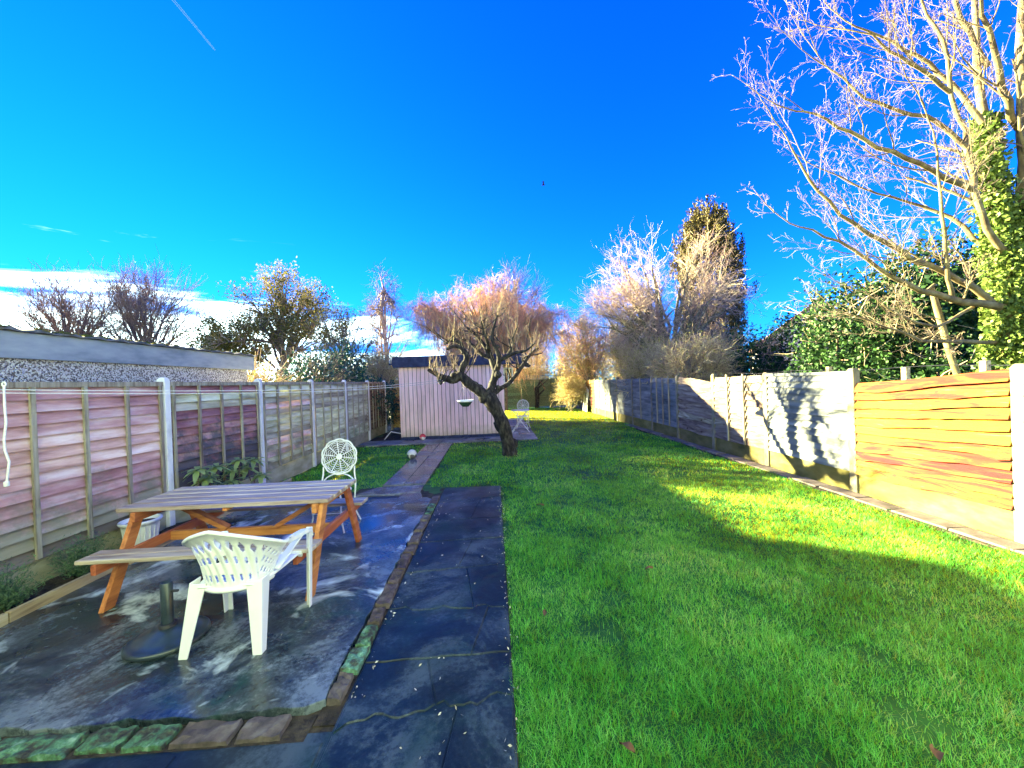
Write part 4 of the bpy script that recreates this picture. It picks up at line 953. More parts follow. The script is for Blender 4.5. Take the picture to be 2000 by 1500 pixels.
limbs = [
 [(997, 893, 9.04, .20), (995, 880, 9.04, .165), (988, 848, 9.02, .15), (975, 812, 9.0, .155), (957, 780, 9.0, .165), (948, 768, 9.0, .13)],
 [(957, 782, 9.0, .135), (935, 762, 8.97, .12), (915, 748, 8.95, .115), (900, 735, 8.95, .11), (884, 742, 8.9, .095), (868, 738, 8.88, .065), (850, 730, 8.85, .052), (836, 722, 8.8, .035)],
 [(955, 775, 9.0, .10), (962, 750, 9.05, .09), (968, 728, 9.1, .088), (962, 706, 9.15, .08), (955, 690, 9.2, .06), (944, 672, 9.25, .045), (930, 655, 9.3, .035), (912, 640, 9.3, .025)],
 [(962, 772, 9.0, .07), (975, 760, 9.1, .055), (992, 750, 9.2, .05), (1008, 732, 9.3, .05), (1022, 712, 9.4, .045), (1034, 694, 9.5, .04), (1050, 680, 9.6, .025)],
 [(900, 737, 8.95, .085), (903, 718, 9.0, .07), (912, 700, 9.05, .07), (905, 684, 9.05, .06), (890, 676, 9.05, .04), (872, 682, 9.0, .03)],
 [(968, 728, 9.1, .07), (975, 705, 9.0, .065), (972, 688, 8.95, .05), (962, 664, 8.9, .04), (964, 640, 8.9, .03), (972, 615, 8.9, .018)],
 [(975, 705, 9.0, .05), (992, 695, 8.9, .045), (1010, 688, 8.8, .035), (1028, 684, 8.75, .025), (1045, 670, 8.7, .015)],
 [(905, 690, 9.05, .05), (900, 672, 9.1, .045), (885, 664, 9.15, .035), (868, 672, 9.2, .025)],
 [(958, 700, 9.15, .05), (938, 690, 9.25, .04), (925, 676, 9.3, .035), (905, 662, 9.4, .028), (888, 655, 9.5, .02)],
 [(985, 700, 9.0, .04), (1000, 680, 9.1, .035), (1002, 660, 9.15, .028), (1010, 640, 9.2, .018)],
 [(1022, 712, 9.4, .04), (1035, 715, 9.5, .03), (1020, 700, 9.4, .02), (1058, 690, 9.6, .015)],
 [(955, 690, 9.2, .05), (952, 668, 9.0, .04), (945, 650, 8.9, .03), (940, 628, 8.85, .02)],
 [(868, 738, 8.9, .05), (858, 742, 8.8, .045), (862, 750, 8.75, .035)],
]
lp = [L2(q) for q in limbs]
vv, ff = tubes(lp, 12); 
link('trunk', npmesh('trunk', vv, ff, True), M['bark_dark'], ap)
PA = dict(seg=[5, 5, 4, 3], wob=[.16, .14, .14, .14], trop=[(0, 0, .9), (0, 0, 1.0), (0, 0, .6), (0, 0, .3)], minr=.0032, taper=[.55, .45, .5, .6], n=[4, 4, 2], start=[.2, .2, .2], ang=[45, 40, 40], lr=[.75, .7, .6], rr=[.65, .6, .7], depth=2)
oa = {}; os_ = {}
for li, (P_, r_) in enumerate(lp[1:]):
    for k in range(4):
        i = int(rg.integers(len(P_)*.35, len(P_))); d = nrm(np.array((rg.normal(0, .8), rg.normal(0, .8), rg.uniform(.1, .9))))
        grow(oa, P_[i], d, rg.uniform(.35, .75), min(.017, r_[i]*.5), 0, PA, rg)
    for k in range(9 if li else 7):                              # straight upright shoots
        i = int(rg.integers(len(P_)*.3, len(P_))); L = rg.uniform(.25, .7)
        d = nrm(np.array((rg.normal(0, .22), rg.normal(0, .22), 1))); p = P_[i]
        os_.setdefault(0, []).append((np.array([p, p+d*L*.5+rg.normal(0, .015, 3), p+d*L+np.array((0, 0, .04))]), np.array([.0045, .0035, .0022])))
emit(ap, oa, M['bark_dark'], M['bark_brown'], 1, (6, 4, 3), 'branch', 'twig')
v, f = tubes(os_[0], 3); link('shoot', npmesh('shoot', v, f), M['twig_gold'], ap)
# knobbly pruning scars
for li, (P_, r_) in enumerate(lp):
    for k in range(4):
        i = int(rg.integers(2, len(P_)-1)); s = rg.uniform(.7, 1.15)*r_[i]; c = P_[i]+rg.normal(0, .5, 3)*r_[i]
        MB().lathe([(s*math.sin(math.pi*q/5)*rg.uniform(.75, 1.1), -s*math.cos(math.pi*q/5)) for q in range(6)], 7, tuple(c)).build('knot', M['bark_dark'], ap, smooth=True)
# hanging basket under the left limb
hb = at(909, 786, 8.9); hk = at(905, 742, 8.93)
hba = E_('hanging_basket', tuple(hb), 'dark green hanging basket with white rim under the apple tree limb', 'hanging basket')
MB().lathe([(0, -.10), (.07, -.095), (.11, -.05), (.165, .02), (.165, .03), (.0, .03)], 28).build('bowl', M['basket'], hba, smooth=True)
MB().lathe([(.166, .012), (.185, .02), (.188, .055), (.18, .06), (.172, .05), (.166, .03)], 28).build('rim', M['white_plastic'], hba, smooth=True)
for k in range(3):
    a = 2*math.pi*k/3+.5; MB().tube([(.18*math.cos(a), .18*math.sin(a), .055), tuple(hk-hb-np.array((0, 0, .06)))], .003, 4).build('chain', M['iron'], hba)
MB().tube([tuple(hk-hb-np.array((0, 0, .07))), tuple(hk-hb+np.array((.0, -.07, .02))), tuple(hk-hb+np.array((0, 0, .09)))], .004, 5).build('hook', M['iron'], hba)

# big bare tree with ivy at the right
B0 = np.array((7.2, 5.15, 0)); bt_ = E_('bare_ivy_tree', tuple(B0), 'tall bare pale-barked tree with ivy covered trunk behind the right fence', 'tree')
rg = np.random.default_rng(7)
def HB(seq): 
    P_ = [at(a, b, y)-B0 for a, b, y, _ in seq]; return P_, [q[3] for q in seq]
main = [
 [(1975, 1000, 5.15, .22), (1972, 720, 5.15, .19), (1966, 600, 5.15, .16), (1955, 480, 5.2, .13), (1935, 330, 5.25, .09), (1918, 200, 5.3, .065), (1910, 80, 5.35, .05), (1900, -90, 5.4, .035)],
 [(1985, 720, 5.1, .17), (1996, 560, 5.1, .15), (2003, 420, 5.1, .12), (2003, 260, 5.1, .095), (1994, 120, 5.1, .075), (2005, -60, 5.1, .05)],
 [(1965, 620, 5.15, .075), (1900, 560, 5.0, .055), (1820, 520, 4.9, .046), (1720, 475, 4.8, .038), (1640, 420, 4.7, .028), (1580, 350, 4.65, .022), (1545, 290, 4.6, .012)],
 [(1960, 600, 5.1, .075), (1880, 590, 5.0, .06), (1800, 570, 4.9, .045), (1720, 530, 4.8, .034), (1640, 470, 4.8, .024), (1560, 440, 4.75, .013)],
 [(1975, 500, 5.1, .06), (1930, 450, 5.0, .05), (1905, 370, 4.95, .045), (1890, 290, 4.9, .038), (1860, 190, 4.85, .032), (1840, 80, 4.8, .028), (1800, 0, 4.8, .018)],
 [(1900, 370, 4.95, .05), (1820, 335, 4.8, .042), (1740, 300, 4.7, .035), (1660, 260, 4.65, .027), (1590, 220, 4.6, .018), (1535, 215, 4.6, .010)],
 [(1890, 290, 4.9, .042), (1830, 235, 4.9, .036), (1760, 215, 4.9, .03), (1690, 195, 4.9, .022), (1620, 135, 4.9, .014), (1580, 110, 4.9, .008)],
 [(1920, 240, 5.1, .05), (1860, 160, 5.2, .04), (1790, 110, 5.3, .03), (1720, 70, 5.3, .022), (1650, 40, 5.3, .012)],
 [(1855, 180, 4.85, .035), (1800, 130, 4.7, .028), (1740, 100, 4.6, .02), (1680, 60, 4.6, .012)],
 [(1960, 520, 5.2, .05), (1880, 440, 5.5, .04), (1800, 400, 5.7, .03), (1720, 380, 5.8, .02), (1600, 330, 5.9, .012)],
 [(1930, 130, 5.3, .05), (1890, 60, 5.2, .04), (1860, -20, 5.1, .03), (1830, -100, 5.0, .02)],
 [(1990, 250, 5.1, .06), (1960, 170, 4.8, .05), (1935, 60, 4.6, .035), (1900, -40, 4.5, .02)],
 [(1860, 590, 5.0, .04), (1850, 520, 4.8, .03), (1838, 420, 4.7, .025), (1830, 300, 4.6, .016)],
 [(1900, 600, 5.1, .03), (1830, 640, 5.0, .026), (1760, 620, 4.9, .018), (1690, 570, 4.9, .01)],
 [(1950, 668, 5.15, .04), (1880, 668, 5.0, .034), (1800, 665, 4.9, .026), (1730, 640, 4.85, .016), (1680, 620, 4.8, .01)],
]
hl = []
for q in main:
    P_, r_ = HB(q); P_ = np.array(P_); n = (len(P_)-1)*3+1; tt = np.linspace(0, len(P_)-1, n)
    o1 = np.stack([np.interp(tt, np.arange(len(P_)), P_[:, c]) for c in range(3)], 1); o1[1:-1] = (o1[:-2]+2*o1[1:-1]+o1[2:])/4
    o1[1:] += rg.normal(0, .012, (n-1, 3)); hl.append((o1, np.interp(tt, np.arange(len(r_)), r_)*.75))
vv, ff = tubes(hl, 9); link('trunk', npmesh('trunk', vv, ff, True), M['bark_pale'], bt_)
PB = dict(seg=[6, 5, 4, 3], wob=[.10, .14, .18, .2], trop=[(-.25, 0, .45), (-.1, 0, .3), (0, 0, .15), (0, 0, .1)], minr=.0017, taper=[.4, .4, .4, .6], n=[7, 4, 3], start=[.12, .1, .1], ang=[38, 42, 48], lr=[.5, .52, .55], rr=[.55, .55, .6], depth=3)
ob_ = {}
for li, (P_, r_) in enumerate(hl):
    if li < 2: ks = range(8)
    else: ks = range(6)
    for k in ks:
        t = rg.uniform(.45 if li < 2 else .2, .98); i = int(t*(len(P_)-2)); td = nrm(P_[i+1]-P_[i]); s = rg.normal(size=3); s = nrm(s-np.dot(s, td)*td)
        d = nrm(td*.8+s*.55+np.array((-.25 if li < 2 else 0, -.05, .1))); grow(ob_, P_[i], d, rg.uniform(.5, 1.35)*(1.25 if li < 2 else 1), max(.006, r_[i]*.34), 0, PB, rg)
    td = nrm(P_[-1]-P_[-2]); grow(ob_, P_[-1], td, .8, r_[-1], 0, PB, rg)
emit(bt_, ob_, M['bark_pale'], M['twig_pink'], 1, (5, 4, 3, 3), 'branch', 'twig')
iv = []
for li, (P_, r_) in enumerate(hl[:2]):
    m_ = [15000, 7000][li]; hi = [.68, .42][li]
    for k in range(m_):
        t = rg.uniform(.0, hi)**1.0*(len(P_)-1); i = min(int(t), len(P_)-2); f = t-i; c = P_[i]*(1-f)+P_[i+1]*f; rr = (r_[i]*(1-f)+r_[i+1]*f)
        a = rg.uniform(0, 6.28); w = rr*(1.05+.35*abs(math.sin(t*1.3+li)))+abs(rg.normal(0, .05)); iv.append(c+np.array((math.cos(a)*w, math.sin(a)*w, rg.normal(0, .03))))
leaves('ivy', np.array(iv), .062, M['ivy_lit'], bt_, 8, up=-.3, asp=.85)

def bare_tree(name, loc, label, P, L0, r0, tm, wm, seed, split=2, trunks=1, lean=(0, 0), leaf=None, nleaf=0, lsize=.05, leaf_lv=(2, 3), group='trees beyond the fences'):
    t = E_(name, loc, label, 'tree', group); rg = np.random.default_rng(seed); out = {}
    for k in range(trunks):
        d = nrm(np.array((lean[0]+(rg.normal(0, .3) if trunks > 1 else 0), lean[1]+(rg.normal(0, .25) if trunks > 1 else 0), 1.0)))
        grow(out, np.array((rg.normal(0, .12), rg.normal(0, .12), -.05)) if trunks > 1 else np.array((0., 0, -.05)), d, L0*rg.uniform(.85, 1.1), r0, 0, P, rg)
    emit(t, out, tm, wm, split)
    if leaf: leaves('leaves', ends(out, leaf_lv, nleaf, rg, lsize), lsize, leaf, t, seed+1)
    return t
def crown_tree(name, loc, label, r0, h0, blobs, nl, ns, nt_, tw, tm, wm, seed, minr=.006, droop=0., up=.0, wob=.12, nq=0, lean=(0, 0), leaf=None, nleaf=0, lsize=.1, group='trees beyond the fences', cat='tree', upper=.15, multi=1, low=3):
    """trunk, then limbs reaching into the crown's clumps, side branches, twigs, twiglets"""
    t = E_(name, loc, label, cat, group); rg = np.random.default_rng(seed); tr = []; tws = []
    tops = []
    for k in range(multi):
        b = np.array((rg.normal(0, .15), rg.normal(0, .15), -.05)) if multi > 1 else np.array((0, 0, -.05)); e = np.array((lean[0], lean[1], h0))+(rg.normal(0, .25, 3) if multi > 1 else 0)
        p = np.linspace(b, e, 6); p[1:-1] += rg.normal(0, .04*h0/2, (4, 3)); tr.append((p, np.linspace(r0, r0*.7, 6))); tops.append(p)
    vol = np.array([q[3]*q[4]*q[5] for q in blobs])**.6; vol = vol/vol.sum(); ends_ = []
    def bez(a, c, e, n, w):
        tt = np.linspace(0, 1, n)[:, None]; p = a*(1-tt)**2+c*2*tt*(1-tt)+e*tt*tt; p[1:] += rg.normal(0, w, (n-1, 3)); return p
    for k in range(nl):
        q = blobs[int(rg.choice(len(blobs), p=vol))]; c0 = np.array(q[:3]); rr = np.array(q[3:])
        d = rg.normal(size=3); d = nrm(d); 
        if d[2] < -.3: d[2] *= -1
        d[2] += upper; d = nrm(d); tgt = c0+d*rr*rg.uniform(.62, .98); T_ = tops[int(rg.integers(len(tops)))]; st = T_[int(rg.integers(low, 6))]
        D = np.linalg.norm(tgt-st); ctl = st+(tgt-st)*.45+np.array((0, 0, D*rg.uniform(.05, .28)))
        P_ = bez(st, ctl, tgt, 9, wob*D*.045); ra = np.linspace(r0*rg.uniform(.28, .5), minr*1.6, 9); tr.append((P_, ra))
        for j in range(ns):
            s = rg.uniform(.25, 1.0)**.8*8; i = min(int(s), 7); f = s-i; p = P_[i]*(1-f)+P_[i+1]*f; td = nrm(P_[i+1]-P_[i])
            od = nrm((p-c0)/rr); dd = nrm(td*.55+rg.normal(0, .5, 3)+od*.35+np.array((0, 0, up))); L = float(np.mean(rr))*rg.uniform(.22, .5)
            e = p+dd*L+np.array((0, 0, -droop*.3*L)); u_ = (e-c0)/rr; nu = np.linalg.norm(u_)
            if nu > 1.08: e = c0+u_/nu*1.08*rr
            S_ = bez(p, p+(e-p)*.5+np.array((0, 0, L*.12)), e, 6, wob*L*.09); rs = np.linspace(max(minr*1.3, ra[i]*.5), minr*1.1, 6); tr.append((S_, rs)) if rs[0] > .02 else tws.append((S_, rs))
            for m_ in range(nt_):
                s2 = rg.uniform(.1, 1)*5; i2 = min(int(s2), 4); f2 = s2-i2; p2 = S_[i2]*(1-f2)+S_[i2+1]*f2; td2 = nrm(S_[i2+1]-S_[i2])
                d2 = nrm(td2*.8+rg.normal(0, .5, 3)+od*.25+np.array((0, 0, up))); L2_ = tw*rg.uniform(.45, 1.25); a1 = p2+d2*L2_*.4+np.array((0, 0, -droop*.08*L2_)); a2 = p2+d2*L2_*.75*(1-.25*droop)+np.array((0, 0, -droop*.4*L2_)); a3 = p2+d2*L2_*(1-.45*droop)+np.array((0, 0, -droop*.85*L2_))
                Q_ = np.array([p2, a1, a2, a3]); Q_[1:] += rg.normal(0, .05*L2_, (3, 3)); tws.append((Q_, np.array([minr*1.1, minr, minr*.8, minr*.55]))); ends_.append(Q_[-1])
                for z in range(nq):
                    i3 = int(rg.integers(1, 4)); d3 = nrm(d2+rg.normal(0, .7, 3)+np.array((0, 0, up-droop*.6))); L3 = L2_*rg.uniform(.25, .6); p3 = Q_[i3]
                    tws.append((np.array([p3, p3+d3*L3*.5+rg.normal(0, .04*L3, 3), p3+d3*L3+np.array((0, 0, -droop*.2*L3))]), np.array([minr*.8, minr*.65, minr*.45]))); ends_.append(p3+d3*L3)
    v, f = tubes(tr, 7); link('trunk', npmesh('trunk', v, f, True), tm, t)
    v, f = tubes(tws, 3); link('crown', npmesh('crown', v, f, True), wm, t)
    if leaf:
        E2 = np.array(ends_)[rg.integers(len(ends_), size=nleaf)]+rg.normal(0, lsize*.9, (nleaf, 3)); leaves('leaves', E2, lsize, leaf, t, seed+1)
    return t
# weeping orange-twigged willow behind the shed
crown_tree('willow_tree', (-.2, 18.8, 0), 'broad dome shaped weeping tree with orange twigs behind the shed', .24, 2.7, [(0, 0, 4.45, 3.1, 2.4, 2.2), (-3.1, -.3, 4.2, 1.7, 1.4, 1.5), (2.7, .2, 3.9, 1.7, 1.3, 1.5)], 54, 12, 12, .85, M['bark_lit'], M['twig_orange'], 31, .0058, .95, .0, nq=2, upper=.3)
crown_tree('pale_bare_tree', (.6, 23.5, 0), 'pale pinkish bare tree rising behind the dome shaped orange tree', .2, 3.0, [(0, 0, 5.2, 3.4, 2.5, 3.1), (-3, 0, 4.5, 2.0, 2.0, 2.2)], 22, 10, 8, .8, M['bark_brown'], M['twig_pink'], 34, .008, .0, .4, nq=1)
# birch
crown_tree('birch_tree', (-8.1, 30, 0), 'slender bare birch rising left of the shed against blue sky', .17, 9.0, [(0, 0, 8.0, 1.3, 1.2, 2.5), (0, 0, 5.6, 2.3, 1.8, 2.4)], 40, 7, 6, .8, M['bark_birch'], M['twig_pink'], 41, .007, .35, .1, nq=1, low=1)
# bare trees at the left above the garage
crown_tree('bare_tree', (-29.2, 28.5, 0), 'bare many branched tree above the garage roof at far left', .22, 4.2, [(0, 0, 6.1, 4.3, 3.4, 3.6)], 34, 10, 8, 1.0, M['bark_brown'], M['twig_brown'], 52, .009, -.1, .35, wob=.2, nq=1)
crown_tree('bare_tree', (-24.0, 28.0, 0), 'bare spreading tree above the garage, right of its bare neighbour', .22, 4.2, [(0, 0, 6.2, 4.5, 3.4, 3.7)], 36, 10, 8, 1.0, M['bark_brown'], M['twig_brown'], 57, .009, -.1, .35, wob=.2, nq=1)
# yellow-green leafy trees left of centre
crown_tree('thin_leaved_tree', (-11.8, 22.3, 0), 'tall loose tree with sparse yellow green leaves beyond the left fence', .22, 4.2, [(0, 0, 5.3, 2.6, 2.3, 2.5), (.1, 0, 7.1, 1.0, 1.0, 1.6), (-1.8, .1, 4.4, 1.7, 1.6, 1.8), (1.9, .1, 4.4, 1.4, 1.4, 1.6)], 38, 9, 7, .65, M['bark_brown'], M['twig_gold'], 61, .008, .0, .3, leaf=M['yellow_leaf'], nleaf=13000, lsize=.13)
crown_tree('thin_leaved_tree', (-6.5, 17.2, 0), 'lower loose tree with sparse leaves beside the dark evergreen bush', .13, 2.0, [(0, 0, 3.2, 1.4, 1.3, 1.8)], 20, 9, 7, .45, M['bark_lit'], M['twig_pink'], 66, .006, .0, .3, leaf=M['yellow_leaf'], nleaf=3500, lsize=.09)
crown_tree('thin_leaved_tree', (-15.6, 23.5, 0), 'rounded yellow leaved tree above the far end of the garage', .18, 2.4, [(0, 0, 3.4, 2.2, 1.9, 2.0)], 26, 8, 6, .6, M['bark_brown'], M['twig_gold'], 69, .008, .0, .2, leaf=M['yellow_leaf'], nleaf=12000, lsize=.14)
# wide bare tree in front of the conifer
crown_tree('spreading_bare_tree', (6.9, 14.8, 0), 'wide spreading bare tree with pinkish twigs in front of the conifer', .24, 2.3, [(0, 0, 4.5, 3.1, 2.4, 2.7), (-2.0, 0, 3.6, 1.8, 1.6, 1.5), (1.8, -.4, 3.6, 1.9, 1.5, 1.6)], 46, 12, 9, .6, M['bark_lit'], M['twig_rose'], 72, .005, .05, .1, nq=2, wob=.25)
# conifer
cf = E_('conifer', (10.3, 18, 0), 'tall dark columnar conifer rising behind bare branches', 'tree', 'trees beyond the fences'); rg = np.random.default_rng(81)
MB().tube([(0, 0, -.05), (0, 0, 4), (.05, 0, 8.6)], [.3, .2, .04], 10).build('trunk', M['bark_brown'], cf, smooth=True)
ps = []; ds = []
for k in range(1300):
    z = rg.uniform(.3, 9.0); a = rg.uniform(0, 6.28); rm = 1.42*min(1, (9.5-z)/2.6)**.62*(.88+.2*math.sin(a*3+z*.7))*(1 if z > 2 else .8+.1*z); r = rm*rg.uniform(.5, 1.0)**.5*(1.18 if rg.uniform() < .12 else rg.uniform(.85, 1.02))
    c = np.array((math.cos(a)*r, math.sin(a)*r, z)); m_ = 46; h = rg.uniform(.35, 1.0); t = rg.uniform(0, 1, m_)
    sp_ = rg.normal(0, 1, (m_, 3))*np.array((.10, .10, .03))*(1.15-t)[:, None]
    ps.append(c+np.array((math.cos(a)*.16, math.sin(a)*.16, 1))*(t*h)[:, None]+sp_)
leaves('crown', np.concatenate(ps), .15, M['conifer'], cf, 82, up=1.8, asp=.35)

def foliage_mass(name, loc, label, cat, blobs, n, size, m, seed, twig=None, group=None, stem=True, up=.2):
    """leafy mass: ellipsoid clumps filled mostly near their uneven surface, on real stems"""
    t = E_(name, loc, label, cat, group); rg = np.random.default_rng(seed); ps = []; tot = sum(b[3]*b[4]*b[5] for b in blobs)
    for (x, y, z, rx, ry, rz_) in blobs:
        k = int(n*rx*ry*rz_/tot); d = rg.normal(size=(k, 3)); d /= np.linalg.norm(d, axis=1, keepdims=True)
        lump = 1+.16*np.sin(d[:, 0]*6+x*3)*np.sin(d[:, 2]*7+z)+.12*np.sin(d[:, 1]*9+d[:, 0]*8+y)+.08*np.sin(d[:, 2]*17+d[:, 0]*13)
        r = rg.uniform(.25, 1, k)**.30*lump*rg.normal(1, .05, k); p = d*r[:, None]*np.array((rx, ry, rz_))+np.array((x, y, z)); ps.append(p[p[:, 2] > .02])
    leaves('foliage', np.concatenate(ps), size, m, t, seed+1, up=up, asp=.75)
    if stem:
        st = []
        for (x, y, z, rx, ry, rz_) in blobs:
            for k in range(3): 
                b = np.array((x*.8+rg.normal(0, .2), y*.8+rg.normal(0, .2), -.05)); e = np.array((x+rg.normal(0, rx*.4), y+rg.normal(0, ry*.4), z+rz_*.5)); mid = (b+e)/2+rg.normal(0, .12, 3); st.append((np.array([b, mid, e]), np.array([.05, .035, .012])))
        v, f = tubes(st, 6); link('stem', npmesh('stem', v, f, True), M['bark_brown'], t)
    if twig:
        tp = []
        for k in range(twig[0]):
            b = blobs[int(rg.integers(len(blobs)))]; d = rg.normal(size=3); d[2] = abs(d[2]); d = nrm(d); p = np.array(b[:3])+d*np.array(b[3:])*.8
            e = p+nrm(d+rg.normal(0, .6, 3))*rg.uniform(.3, .9)*twig[2]; md_ = (p+e)/2+rg.normal(0, .06, 3); tp.append((np.array([p, md_, e]), np.array([.009, .007, .004])))
        v, f = tubes(tp, 3); link('twig', npmesh('twig', v, f), twig[1], t)['kind'] = 'stuff'
    return t
foliage_mass('evergreen_bush', (-5.3, 13.6, 0), 'dark blue green evergreen bush rising over the left fence', 'bush', [(0, 0, 1.5, .85, .8, 1.55), (.55, 0, 1.2, .8, .8, 1.05), (-.6, .3, 1.0, .7, .8, 1.1), (1.0, 1.6, 1.0, .6, .9, .95)], 17000, .085, M['teal_leaf'], 91)
foliage_mass('twiggy_bush', (-5.25, 11.4, 0), 'blue green twiggy bush just behind the left fence, left of the darker evergreen', 'bush', [(0, -.4, 1.35, .7, .9, 1.3), (-.1, .8, 1.4, .8, .9, 1.35)], 7000, .08, M['teal_leaf'], 95, twig=(500, M['twig_pink'], .9))
foliage_mass('pale_bush', (-5.6, 9.6, 0), 'low pale twiggy bush at the corner of the pebbledash garage', 'bush', [(0, 0, 1.2, .6, .55, 1.0)], 1500, .07, M['yellow_leaf'], 97, twig=(350, M['twig_gold'], .9))
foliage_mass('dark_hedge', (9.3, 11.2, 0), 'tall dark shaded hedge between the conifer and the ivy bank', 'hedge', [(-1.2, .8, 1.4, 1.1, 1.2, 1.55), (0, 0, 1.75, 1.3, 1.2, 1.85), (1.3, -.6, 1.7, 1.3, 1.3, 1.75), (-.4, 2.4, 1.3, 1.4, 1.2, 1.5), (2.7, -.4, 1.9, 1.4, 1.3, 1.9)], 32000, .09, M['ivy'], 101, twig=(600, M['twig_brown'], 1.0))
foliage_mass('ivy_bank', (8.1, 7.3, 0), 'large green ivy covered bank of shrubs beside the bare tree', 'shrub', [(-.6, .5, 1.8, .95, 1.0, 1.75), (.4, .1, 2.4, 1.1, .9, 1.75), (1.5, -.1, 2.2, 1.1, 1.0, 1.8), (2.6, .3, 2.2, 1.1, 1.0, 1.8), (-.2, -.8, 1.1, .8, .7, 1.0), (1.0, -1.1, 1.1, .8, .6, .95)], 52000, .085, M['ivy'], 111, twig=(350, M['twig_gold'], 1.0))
# tangled bare shrubs along the far right boundary
for k, (x, y, bl, lb, sd_, nl, wm) in enumerate((
   (6.3, 12.0, [(0, 0, 1.7, 1.3, 1.2, 1.1)], 'tangled bare golden shrub behind the fence, nearest the dark hedge', 121, 1200, 'twig_gold'),
   (5.9, 14.3, [(0, 0, 1.8, 1.1, 1.4, 1.25)], 'tangled bare shrub behind the fence below the conifer', 122, 3500, 'twig_gold'),
   (8.6, 15.4, [(0, 0, 2.0, 1.5, 1.4, 1.5)], 'tangled bare shrub at the foot of the conifer', 130, 1500, 'twig_gold'),
   (6.1, 16.9, [(0, 0, 2.0, 1.2, 1.5, 1.5)], 'tangled olive shrub behind the far fence panels', 123, 6500, 'twig_gold'),
   (5.3, 21.0, [(0, 0, 3.3, 1.4, 1.3, 1.9)], 'rounded amber shrub above the corner of the back fence', 124, 7000, 'twig_orange'),
   (4.15, 20.9, [(0, 0, .85, .85, .8, .95)], 'low dry twiggy shrub on the lawn at the end of the right fence', 125, 2500, 'twig_gold'),
   (5.9, 26.5, [(0, 0, 3.2, 2.0, 1.6, 2.7)], 'tall amber twiggy shrub behind the far corner of the garden', 132, 9000, 'twig_orange'),
   (8.6, 26.0, [(0, 0, 3.0, 2.2, 1.6, 2.6)], 'tall pale twiggy shrub right of the tall amber one', 133, 5000, 'twig_gold'),
   (2.7, 27.0, [(0, 0, 2.4, 1.6, 1.2, 1.9)], 'pale golden shrub above the green back fence', 126, 4500, 'twig_gold'),
   (7.6, 20.6, [(0, 0, 2.6, 1.6, 1.4, 2.0)], 'bare pale shrub farther back right of the amber shrub', 127, 3000, 'twig_pink'),
   (-4.9, 17.6, [(0, 0, 1.7, 1.0, 1.0, 1.4)], 'pale golden shrub behind the amber fence panel', 128, 4500, 'twig_gold'),
   (-5.7, 20.0, [(0, 0, 1.9, 1.4, 1.2, 1.7)], 'pale bare shrub seen left of the shed roof', 129, 3000, 'twig_gold'))):
    crown_tree('tangled_shrub', (x, y, 0), lb, .05, .35, bl, 30, 11, 8, .42, M['bark_lit'], M[wm], sd_, .0055, .1, .1, wob=.25, nq=1, leaf=M['lime_leaf'], nleaf=nl, lsize=.06, group='tangled shrubs', cat='shrub', multi=4)
# dark climber stump against the back fence
cs_ = E_('climber_stump', (2.65, 24.35, 0), 'dark bare climber stump against the green back fence', 'shrub')
rg = np.random.default_rng(131)
for k in range(6):
    b = rg.normal(0, .07, 2); MB().tube([(b[0], b[1], -.03), (b[0]+rg.normal(0, .06), b[1]-.02, .6), (b[0]*2+rg.normal(0, .18), b[1], 1.2), (b[0]*3+rg.normal(0, .25), b[1], 1.75)], [.07, .06, .05, .02], 7).build('stem', M['bark_dark'], cs_, smooth=True)
# distant wood closing the view
rg = np.random.default_rng(141); tp = []; lf_ = []
for k in range(150):
    a = rg.uniform(-1.15, 1.05); D = rg.uniform(48, 75); x, y = math.sin(a)*D, math.cos(a)*D; H_ = rg.uniform(3.0, 6.2)
    tp.append((np.array([(x, y, -.1), (x+rg.normal(0, .2), y, H_*.5), (x+rg.normal(0, .4), y, H_)]), np.array([.14, .09, .02])))
    for j in range(70):
        t = rg.uniform(.25, .95); p = np.array((x, y, H_*t)); d = nrm(np.array((rg.normal(), rg.normal(), rg.uniform(.0, 1.3)))); L = rg.uniform(.6, 2.0)*(1.1-t*.6)
        tp.append((np.array([p, p+d*L*.5+rg.normal(0, .1, 3), p+d*L+rg.normal(0, .15, 3)]), np.array([.03, .02, .012])))
    for j in range(90): d = nrm(rg.normal(size=3)); lf_.append(np.array((x, y, H_*.45))+d*np.array((1.4, 1.4, H_*.42))*rg.uniform(.4, 1))
v, f = tubes(tp, 3); fw = link('far_wood', npmesh('far_wood', v, f), M['twig_pink']); stuff(fw, 'far off band of bare trees closing the horizon', 'wood')
o = leaves('far_foliage', np.array(lf_), .35, M['yellow_leaf'], None, 142); stuff(o, 'far off pale foliage low along the horizon', 'foliage')

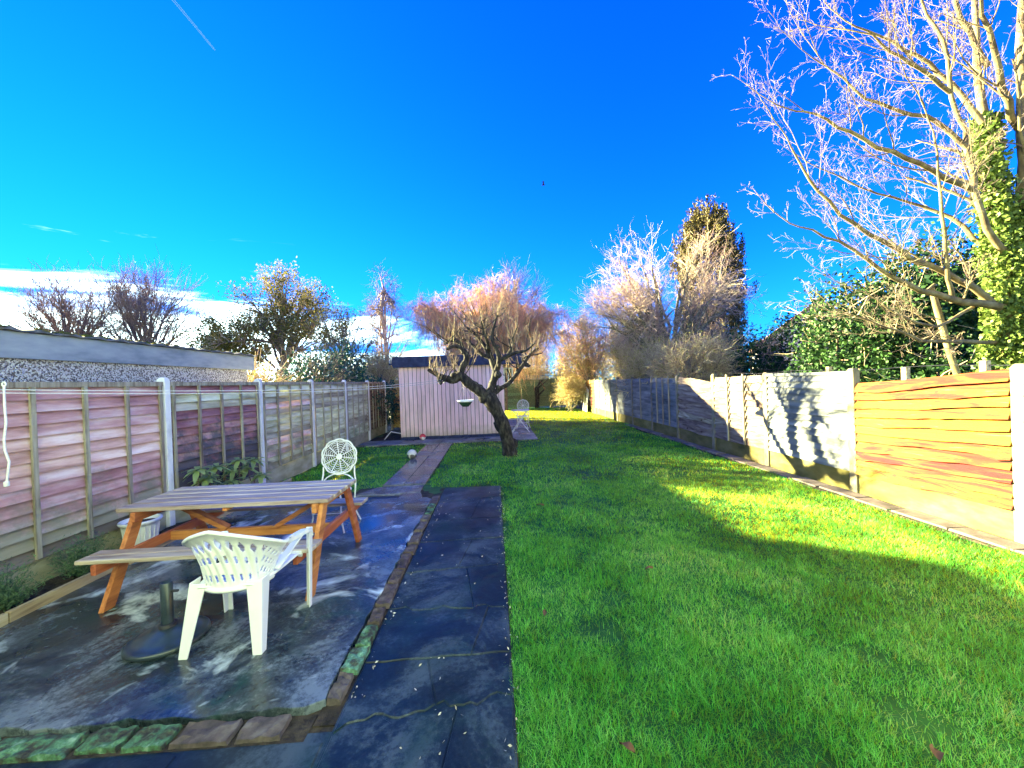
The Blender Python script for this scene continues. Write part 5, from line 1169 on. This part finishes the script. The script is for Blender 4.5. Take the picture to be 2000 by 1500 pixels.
# ------------------------------------------------------------------ grass
rg = np.random.default_rng(3)
def grass_zone(y0, y1, dens, h, w, lo=-4.0, hi=4.86):
    n = int((y1-y0)*(hi-lo)*dens); x = rg.uniform(lo, hi, n); y = rg.uniform(y0, y1, n)
    ok = ~((x < .045-.045*np.clip(np.sin(y*5.3)+np.sin(y*13.7+1)+.6*np.sin(y*31), 0, 2)) & (x > -.9) & (y < 6.37)) & ~((x < -.7) & (y < 5.83)) & ~((x > -2.3) & (x < -1.12) & (y < 6.66) & (y > 5.7))
    ok &= ~((x > -1.97) & (x < -1.22) & (y > 6.6) & (y < 11.3)) & ~((x < 1.25) & (y > 11.2) & (y < 17.6)) & ~((x > 4.68) & (y < 13.4) & (rg.uniform(0, 1, n) > .06)) & ~((x < -3.66) & (y < 7.1))
    worn = np.sin(x*1.9+1.3*np.sin(y*1.1))*np.sin(y*2.3+1.7*np.sin(x*1.3))+.6*np.sin(x*9.1+y*3)*np.sin(y*8.3-x*2)
    ok &= rg.uniform(0, 1, n) > np.clip((worn-.75)*1.6, 0, .8)
    x, y = x[ok], y[ok]; n = len(x)
    cl_ = .5+.5*np.sin(x*7.3+2*np.sin(y*3.1))*np.sin(y*6.7+2*np.sin(x*2.7)); tuft = .5+.6*cl_+.5*np.clip(np.sin(x*17+3*np.sin(y*5))*np.sin(y*15+3*np.sin(x*6)), 0, 1)
    edge = np.where((x < .11) & (y < 6.4), .75, 1.0)
    hh = h*rg.uniform(.45, 1.25, n)*tuft*edge; a = rg.uniform(0, 2*math.pi, n)+1.2*np.sin(x*2.3+y*1.1); ln = rg.uniform(.25, 1.5, n)
    z0 = .012*np.sin(x*2.1+.7)*np.sin(y*1.7)+.008*np.sin(x*5.3+y*3.1)-.03
    dx, dy = np.cos(a), np.sin(a); ww = w*rg.uniform(.6, 1.3, n)/2; sx, sy = -dy*ww, dx*ww
    def P_(t, k): b = hh*ln*t**1.8; return np.stack([x+dx*b+sx*k, y+dy*b+sy*k, z0+hh*t*(1-.28*ln*t*.6)], 1)
    V = np.stack([P_(0, -1), P_(0, 1), P_(.55, -.8), P_(.55, .8), P_(1, 0)], 1).reshape(-1, 3); i = np.arange(n)[:, None]*5
    Fc = np.concatenate([i+np.array([[0, 1, 3]]), i+np.array([[0, 3, 2]]), i+np.array([[2, 3, 4]])], 1).reshape(-1, 3); return V, Fc
Vs = []; Fs = []; o_ = 0
for z in ((1.3, 2.5, 13000, .050, .0026), (2.5, 4.2, 8500, .048, .0031), (4.2, 6.5, 4200, .046, .0045), (6.5, 10, 1500, .05, .008), (10, 24.4, 520, .048, .014)):
    lo = -.1 if z[0] < 5.5 else -4.0
    V, Fc = grass_zone(*z, lo=lo); Vs.append(V); Fs.append(Fc+o_); o_ += len(V)
g = link('grass', npmesh('grass', np.concatenate(Vs), np.concatenate(Fs)), M['grass']); stuff(g, 'damp green lawn grass', 'grass')
